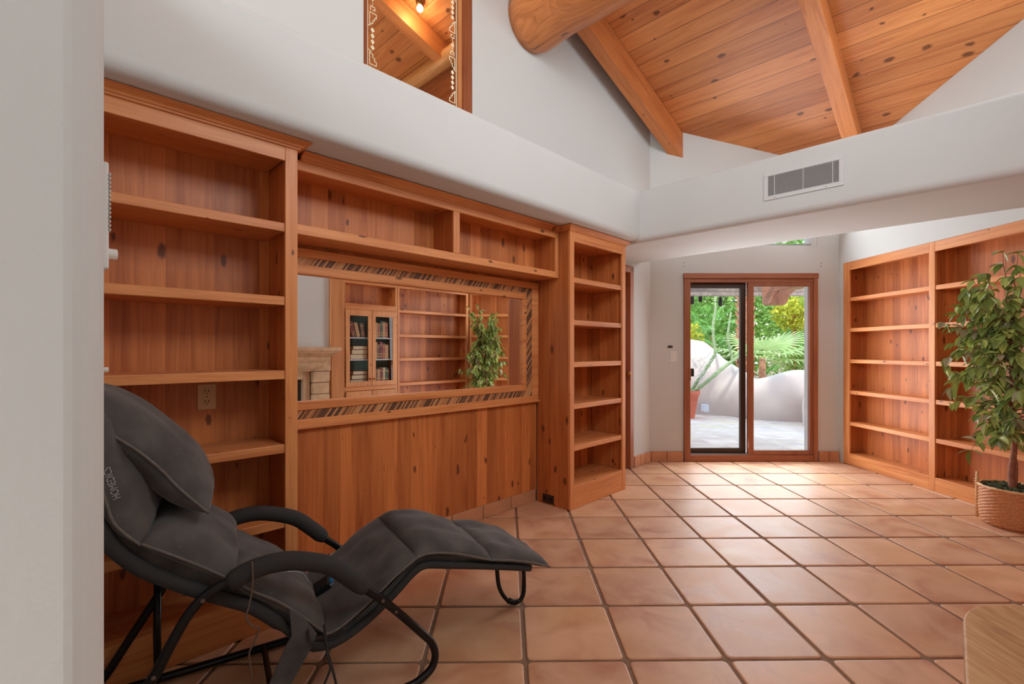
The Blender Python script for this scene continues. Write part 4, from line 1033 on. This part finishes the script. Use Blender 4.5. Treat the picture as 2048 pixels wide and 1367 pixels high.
def leaf_mesh(mb, p, d, up, L, W, fold=.25, droop=.25):
    d = d.normalized(); s_ = d.cross(up)
    if s_.length < .01: s_ = d.cross(Vector((1, 0, 0)))
    s_.normalize(); u = s_.cross(d).normalized()
    st = [(0, .0), (.15, .55), (.38, 1.0), (.65, .78), (.86, .35), (1.0, .0)]
    mid = [p + d * L * t - Vector((0, 0, 1)) * droop * L * t * t for t, _ in st]
    vs = []; 
    for m_, (t, w_) in zip(mid, st): vs += [m_, m_ + s_ * W * .5 * w_ + u * W * fold * w_, m_ - s_ * W * .5 * w_ + u * W * fold * w_]
    fs = []
    for i in range(5):
        a = i * 3; b = a + 3
        fs += [(a, b, b + 1, a + 1), (a, a + 2, b + 2, b)]
    mb.add(vs, fs)
tb = MB(); Tx, Ty = 3.545, 3.345
tp_ = smoothpath([(Tx, Ty, .24), (Tx - .005, Ty + .005, .40), (Tx + .008, Ty - .004, .56), (Tx - .004, Ty, .74), (Tx - .02, Ty - .01, 1.0), (Tx - .03, Ty - .02, 1.3)], 5)
tb.tube(tp_, [.021 - .012 * i / (len(tp_) - 1) for i in range(len(tp_))], 12)
tp2 = smoothpath([(Tx + .012, Ty + .004, .24), (Tx + .018, Ty - .005, .42), (Tx + .01, Ty + .012, .60), (Tx + .03, Ty + .01, .85), (Tx + .04, Ty, 1.1)], 5)
tb.tube(tp2, [.013 - .007 * i / (len(tp2) - 1) for i in range(len(tp2))], 10)
mk('trunk', tb, M['bark'], fc_, smooth=True)
brm = MB(); lv = MB(); rl = random.Random(21)
for bi in range(74):
    z0_ = .64 + 1.05 * (bi / 73) ** .95; a = rl.uniform(0, 2 * pi)
    if bi % 3 == 0: a = rl.uniform(2.2, 4.4)
    ln_ = rl.uniform(.16, .38) * (1.0 if z0_ < 1.45 else .75)
    base = Vector((Tx - .02, Ty - .01, min(1.32, z0_)))
    dr = Vector((cos(a), sin(a), 0)); droop = rl.uniform(-.05, .22)
    pts_ = []
    for k in range(9):
        t = k / 8; q = base + dr * ln_ * t + Vector((0, 0, (z0_ - base.z) * t * 1.2 + .14 * t - droop * 1.4 * t * t))
        q += Vector((rl.uniform(-.008, .008), rl.uniform(-.008, .008), rl.uniform(-.006, .006)))
        if q.x > 3.74: q.x = 3.74 - rl.uniform(0, .03)
        oo = .7108 * q.x - .7034 * q.y
        if oo > .46: q -= Vector((.7108, -.7034, 0)) * (oo - .46)
        pts_.append(q)
    brm.tube(pts_, [.005 - .0035 * k / 8 for k in range(9)], 6)
    for k in range(2, 9):
        for rep in range(3):
            q = pts_[k]; dd = (dr * .5 + Vector((rl.uniform(-1, 1), rl.uniform(-1, 1), rl.uniform(-1.3, .15)))).normalized(); L_ = rl.uniform(.06, .095)
            if q.x + dd.x * L_ > 3.765: dd.x = -abs(dd.x)
            lv.cur = 1 if rl.random() < .10 else 0
            leaf_mesh(lv, q, dd, Vector((rl.uniform(-.4, .4), rl.uniform(-.4, .4), 1)), L_, L_ * rl.uniform(.5, .66))
mk('branches', brm, M['bark'], fc_, smooth=True)
mk('foliage', lv, [M['leaf'], M['leafdry']], fc_, fixn=False)

# ================================================================ GARDEN BEYOND THE DOOR
mk('patio_paving', B(-2, 14, 5.46, 9.9, -.12, -.02), M['paver'], fr='W', kind='structure')
mk('ground', B(-25, 40, 9.9, 45, -.15, -.03), plain('garden_soil', (150, 132, 104), .9, var=.2, scale=3), fr='W', kind='structure')
mk('floor_outside', B(-8, 9, 5.44, 5.46, -.2, -.01), M['paver'], fr='W', kind='structure')
# wavy adobe garden wall
def gw():
    base = [(0.5, 10.6, 1.9), (2.2, 9.9, 1.75), (3.0, 9.6, 1.62), (3.56, 9.40, 1.47), (3.72, 9.35, 1.44), (3.83, 9.30, 1.38), (4.02, 9.2, 1.17), (4.17, 9.1, 1.0), (4.32, 8.9, .84), (4.41, 8.7, .73), (4.60, 8.55, .76), (4.93, 8.4, .88), (5.2, 8.3, .90), (5.7, 8.1, .91), (6.6, 7.7, 1.0), (8.0, 7.2, 1.15)]
    P = smoothpath(base, 5); mb = MB(); vs = []; m = 0
    for i, p in enumerate(P):
        a = P[max(0, i - 1)]; b = P[min(len(P) - 1, i + 1)]; d = Vector((b.x - a.x, b.y - a.y, 0)).normalized(); n_ = Vector((-d.y, d.x, 0))
        h = p.z; th_ = .10
        ring_ = [(0, -.05), (0, h - .08)] + [(th_ - th_ * cos(radians(t)), h - .08 + .08 * sin(radians(t))) for t in (30, 60, 90, 120, 150)] + [(2 * th_, h - .08), (2 * th_, -.05)]
        m = len(ring_)
        for o_, z in ring_: vs.append((p.x + n_.x * o_, p.y + n_.y * o_, z))
    fs = [(i * m + j, i * m + (j + 1) % m, (i + 1) * m + (j + 1) % m, (i + 1) * m + j) for i in range(len(P) - 1) for j in range(m)]
    mb.add(vs, fs + [tuple(range(m)), tuple(range((len(P) - 1) * m, len(P) * m))]); return mb
mk('garden_wall', gw(), M['stucco'], fr='W', smooth=True, label='low pink grey stucco garden wall with a wavy top outside the patio door', cat='garden wall')
bn = [(.30, -.02), (.31, .30), (.30, .42), (.27, .48), (.22, .505), (.0, .51)]
bnc = (5.05 + .15, 8.0)
mk('stucco_bench', MB().lathe(bn, 5.20, 7.88, 40, cap=False), M['stucco'], fr='W', loc=(5.2, 7.88, 0), smooth=True, label='rounded stucco pedestal in front of the garden wall at right', cat='pedestal')
pt = root('bowl_planter', 'shallow terracotta bowl with a small plant on the stucco pedestal', 'planter', 'W', (5.12, 7.85, .51))
mk('bowl', MB().lathe([(.06, .512), (.10, .53), (.14, .58), (.15, .62), (.16, .625), (.16, .65), (.145, .65), (.13, .62), (.001, .61)], 5.12, 7.85, 32, cap=False), M['wickerpale'], pt, smooth=True)
sm_ = MB()
for k in range(24):
    a = k * 2.4; leaf_mesh(sm_, Vector((5.12 + .03 * cos(a), 7.85 + .03 * sin(a), .61)), Vector((cos(a), sin(a), 1.2)), Vector((0, 0, 1)), .09, .03)
mk('foliage', sm_, M['cactus'], pt, fixn=False)
# terracotta pot with tall cactus stems
px_, py_ = 3.30, 8.9
rpot = root('terracotta_pot', 'salmon terracotta pot holding the tall stemmed cactus on the patio', 'pot', 'W', (px_, py_, -.02))
mk('pot_body', MB().lathe([(.13, -.02), (.205, .42), (.225, .42), (.23, .50), (.205, .50), (.19, .44), (.001, .43)], px_, py_, 36, cap=False), M['terracotta'], rpot, smooth=True)
cc = root('cactus', 'tall spindly branching cactus growing from the terracotta pot', 'cactus', 'W', (px_, py_, .45))
def GP(zx, zy, Y): return ((1300 + zx * .3512 - 1024) * Y / 945, Y, 1.25 - (480 + zy * .3512 - 700) * Y / 945)
st1 = [(px_ + .05, py_, .45)] + [GP(a, b, 8.9) for a, b in ((300, 760), (345, 690), (372, 640), (362, 560), (360, 480), (372, 400), (370, 312))]
st2 = [(px_ + .08, py_ - .05, .46)] + [GP(a, b, 8.75) for a, b in ((320, 810), (400, 740), (470, 685), (505, 655), (522, 600), (528, 560))]
st3 = [GP(a, b, 8.75) for a, b in ((470, 685), (455, 620), (443, 560), (450, 480), (462, 410))]
for st_, r_ in ((st1, .034), (st2, .036), (st3, .026)):
    P = smoothpath(st_, 6); mk('stem', MB().tube(P, [r_ * (1 - .35 * i / len(P)) + .004 * sin(i * 2.1) for i in range(len(P))], 9), M['cactus'], cc, smooth=True)
tw = MB()
for k in range(16):
    q = Vector(GP(rl.uniform(240, 300), rl.uniform(700, 840), 8.8)); P = [q]
    for _ in range(4): P.append(P[-1] + Vector((rl.uniform(-.05, .09), 0, rl.uniform(-.02, .10))))
    tw.tube(smoothpath(P, 3), .006, 5)
mk('dry_twigs', tw, M['ventgrey'], cc)
cvx, cvy, cvz = GP(318, 956, 9.15)
mk('outdoor_socket_cover', B(cvx - .05, cvx + .05, cvy - .03, cvy + .12, cvz - .07, cvz + .07), plain('bluish_white_plastic', (214, 226, 240), .5), fr='W', loc=(cvx, cvy, cvz), bevel=.01, label='small bluish white box low on the garden wall beside the pot', cat='box')
# palm trunk with cut boots
ptx, pty = (1490 - 1024) * 10.3 / 945, 10.3
pm = root('palm_tree', 'palm tree with a reddish scaly trunk behind the garden wall', 'tree', 'W', (ptx, pty, 0))
mb = MB(); mb.tube([(ptx, pty, -.05), (ptx, pty, 1.6), (ptx + .03, pty, 3.2)], [.17, .16, .14], 16)
for i in range(34):
    z = .1 + i * .09
    for k in range(7):
        a = 2 * pi * (k + (i % 2) * .5) / 7; r = .155; c = Vector((ptx + r * cos(a), pty + r * sin(a), z)); t_ = Vector((-sin(a), cos(a), 0)) * .055; o_ = Vector((cos(a), sin(a), 0))
        mb.add([c - t_, c + t_, c + t_ * .6 + o_ * .055 + Vector((0, 0, .11)), c - t_ * .6 + o_ * .055 + Vector((0, 0, .11)), c - t_ * .6 + o_ * .02 + Vector((0, 0, .11)), c + t_ * .6 + o_ * .02 + Vector((0, 0, .11))], [(0, 1, 2, 3), (3, 2, 5, 4)])
mk('trunk', mb, M['palmtrunk'], pm)
def fan(mb, hub, d, up, R, n=22, spread=115, droop=.35):
    d = d.normalized(); s_ = d.cross(up).normalized()
    for i in range(n):
        a = radians(-spread + 2 * spread * i / (n - 1)); v = (d * cos(a) + s_ * sin(a)).normalized(); L_ = R * (.75 + .25 * cos(a)); w_ = .020 * R / .8
        c = v.cross(up).normalized() * w_; g1 = Vector((0, 0, -1))
        p0 = hub; p1 = hub + v * L_ * .45; p2 = hub + v * L_ * .8 + g1 * droop * L_ * .18; p3 = hub + v * L_ + g1 * droop * L_ * .5
        mb.add([p0, p1 - c * 1.6, p1 + c * 1.6, p2 - c, p2 + c, p3], [(0, 1, 2), (1, 3, 4, 2), (3, 5, 4)])
def feather(mb, P, Ll, n=46):
    P = smoothpath(P, 8); m = len(P)
    for i in range(n):
        k = .08 + .9 * i / n; f_ = k * (m - 1); a = int(f_); q = P[a].lerp(P[min(m - 1, a + 1)], f_ - a); tg = (P[min(m - 1, a + 1)] - P[max(0, a - 1)]).normalized()
        sd = tg.cross(Vector((0, 0, 1))).normalized(); L_ = Ll * sin(pi * (.12 + .8 * k)) 
        for sg in (-1, 1):
            v = (sd * sg + tg * .75 + Vector((0, 0, -.25 + rl.uniform(-.15, .15)))).normalized(); c = v.cross(Vector((0, 0, 1))).normalized() * .011
            p1 = q + v * L_ * .5; p2 = q + v * L_ + Vector((0, 0, -L_ * .25)); mb.add([q - c * .6, q + c * .6, p1 + c, p1 - c, p2], [(0, 1, 2, 3), (3, 2, 4)])
    mb.tube(P, .010, 5)
for i in range(14):
    a = i * 2.4; mb = MB(); e = rl.uniform(.1, .9)
    top_ = Vector((ptx + .03, pty, 3.15)); P = [top_, top_ + Vector((cos(a) * .7, sin(a) * .7, .5 * e)), top_ + Vector((cos(a) * 1.4, sin(a) * 1.4, .2 * e - .3)), top_ + Vector((cos(a) * 1.9, sin(a) * 1.9, -.9))]
    feather(mb, P, .45); mk('frond', mb, M['palm'], pm, fixn=False)
def shrub_palm(X, Y, z0_, label, specs, mat, kind):
    t = root('palm_shrub', label, 'palm', 'W', (X, Y, 0))
    mk('stem', MB().tube([(X, Y, -.05), (X, Y, z0_)], [.09, .06], 10), M['palmtrunk'], t)
    for i, (ax_, el, R) in enumerate(specs):
        mb = MB(); d = Vector((cos(ax_) * cos(el), sin(ax_) * cos(el), sin(el))); hub = Vector((X, Y, z0_))
        if kind == 'fan':
            h2 = hub + d * R * .55; mb.tube([hub, h2], .010, 6); fan(mb, h2, d, Vector((-cos(ax_) * sin(el), -sin(ax_) * sin(el), cos(el))), R)
        else:
            feather(mb, [hub, hub + d * R * .5, hub + d * R * .9 + Vector((0, 0, -R * .12)), hub + d * R * 1.2 + Vector((0, 0, -R * .45))], R * .3)
        mk('frond', mb, mat, t, fixn=False)
def specs(n, R, seed, els=(-.1, 1.2)):
    q = random.Random(seed); return [(i * 2.39996 + q.uniform(-.2, .2), els[0] + (els[1] - els[0]) * (i / max(1, n - 1)), R * q.uniform(.85, 1.1)) for i in range(n)]
shrub_palm(5.22, 9.85, 1.10, 'pale fan palm with wide drooping blades just behind the low part of the garden wall', [(2.6, .25, .75), (-.15, .30, .85), (-.5, -.05, .8), (3.6, .1, .7), (.35, .6, .8), (-1.2, .15, .7), (1.8, .7, .7), (-2.2, .2, .7), (4.4, .6, .6), (0.1, -.25, .7)], M['palmpale'], 'fan')
shrub_palm(4.1, 12.6, 1.5, 'green feather palm behind the tall stemmed cactus', specs(24, 1.15, 1), M['palm'], 'feather')
shrub_palm(7.9, 12.3, 1.0, 'green feather palm at the right side of the patio door view', specs(20, 1.1, 3), M['palm'], 'feather')
shrub_palm(5.9, 14.0, 1.7, 'taller feather palm in the middle of the garden planting', specs(22, 1.2, 4), M['palm'], 'feather')
def bush(name, label, cx, cy, cz, rx, ry, rz, n, mat, size, seed):
    q = random.Random(seed); mb = MB()
    for _ in range(n):
        v = Vector((q.gauss(0, 1), q.gauss(0, 1), q.gauss(0, 1))).normalized() * (q.random() ** .28)
        p = Vector((cx + v.x * rx, cy + v.y * ry, max(0, cz + v.z * rz))); d = Vector((q.uniform(-1, 1), q.uniform(-1, 1), q.uniform(-.8, .8))).normalized()
        s_ = d.cross(Vector((q.uniform(-1, 1), q.uniform(-1, 1), 1))).normalized() * size * .28; d *= size
        mb.add([p, p + d * .5 + s_, p + d, p + d * .5 - s_], [(0, 1, 2, 3)])
    t = root(name, label, 'shrub', 'W', (cx, cy, 0)); mk('foliage', mb, mat, t, fixn=False)
    mk('stem', MB().tube([(cx, cy, -.03), (cx, cy, cz)], .06, 8), M['bark'], t)
bush('garden_shrub', 'broad green shrub behind the left pane of the patio door', 4.4, 15.6, 2.2, 2.6, 1.0, 2.6, 13000, M['hedge'], .12, 1)
bush('garden_shrub', 'broad green shrub behind the right pane of the patio door', 9.7, 14.6, 2.2, 2.2, 1.0, 2.6, 10000, M['hedge'], .12, 2)
bush('garden_shrub', 'round green bush close behind the garden wall at right', 6.55, 9.75, 1.0, .8, .55, .8, 2600, M['hedge'], .09, 3)
bush('garden_shrub', 'yellow green leafy shrub among the garden palms', 7.1, 11.9, 2.2, .5, .4, .45, 900, M['hedgeyellow'], .14, 4)
bush('garden_shrub', 'small yellow green shrub at the left edge of the patio door view', 3.95, 10.4, 1.55, .22, .3, .3, 260, M['hedgeyellow'], .10, 5)
bush('garden_shrub', 'tall green tree crown filling the background above the palms', 6.6, 18.2, 3.6, 6.5, 1.4, 3.6, 16000, M['hedge'], .30, 6)
# pergola edge over the patio
pg = root('patio_pergola', 'weathered grey wooden pergola rails over the patio', 'pergola', 'W', (4.5, 7.4, 2.2))
for i, (Y, z) in enumerate(((7.0, 2.24), (7.45, 2.205), (7.9, 2.19))):
    mk('rail', B(.5, 8.5, Y - .04, Y + .04, z - .035, z + .045), M['greywood'], pg, bevel=.005)
for X in (.6, 8.4): mk('post', B(X - .07, X + .07, 7.38, 7.52, -.02, 2.17), M['greywood'], pg, bevel=.01)
cb = MB(); cbx = (1549 - 1024) * 7.2 / 945
cb.prism([(5.56, 2.36), (7.35, 2.36), (7.35, 1.99), (7.30, 1.94), (7.12, 1.93), (7.05, 1.98), (7.0, 2.06), (6.85, 2.12), (5.56, 2.12)], cbx - .12, cbx + .12, 'x')
mk('beam_end', cb, M['corbel'], fr='W', loc=(cbx, 6.5, 2), bevel=.015, label='brown carved beam end projecting over the patio outside the right pane', cat='beam')
sl = root('string_lights', 'string of small dark lights hanging outside the patio door', 'string lights', 'W', (4.4, 8.0, 2.1))
bl = [(240, 365), (287, 352), (400, 375), (655, 348), (785, 298), (835, 290), (888, 292), (960, 285)]
P = [Vector(GP(a, b - 22, 8.0)) for a, b in bl]; P = [P[0] + Vector((-.9, 0, .12))] + P
mk('wire', MB().tube(smoothpath(P, 4), .004, 6), M['blackhole'], sl)
for a, b in bl:
    c = Vector(GP(a, b, 8.0)); mk('light_socket', MB().lathe([(.012, c.z + .16), (.03, c.z + .13), (.032, c.z + .03), (.026, c.z), (.001, c.z - .005)], c.x, c.y, 14, cap=False), M['blackhole'], sl, smooth=True)
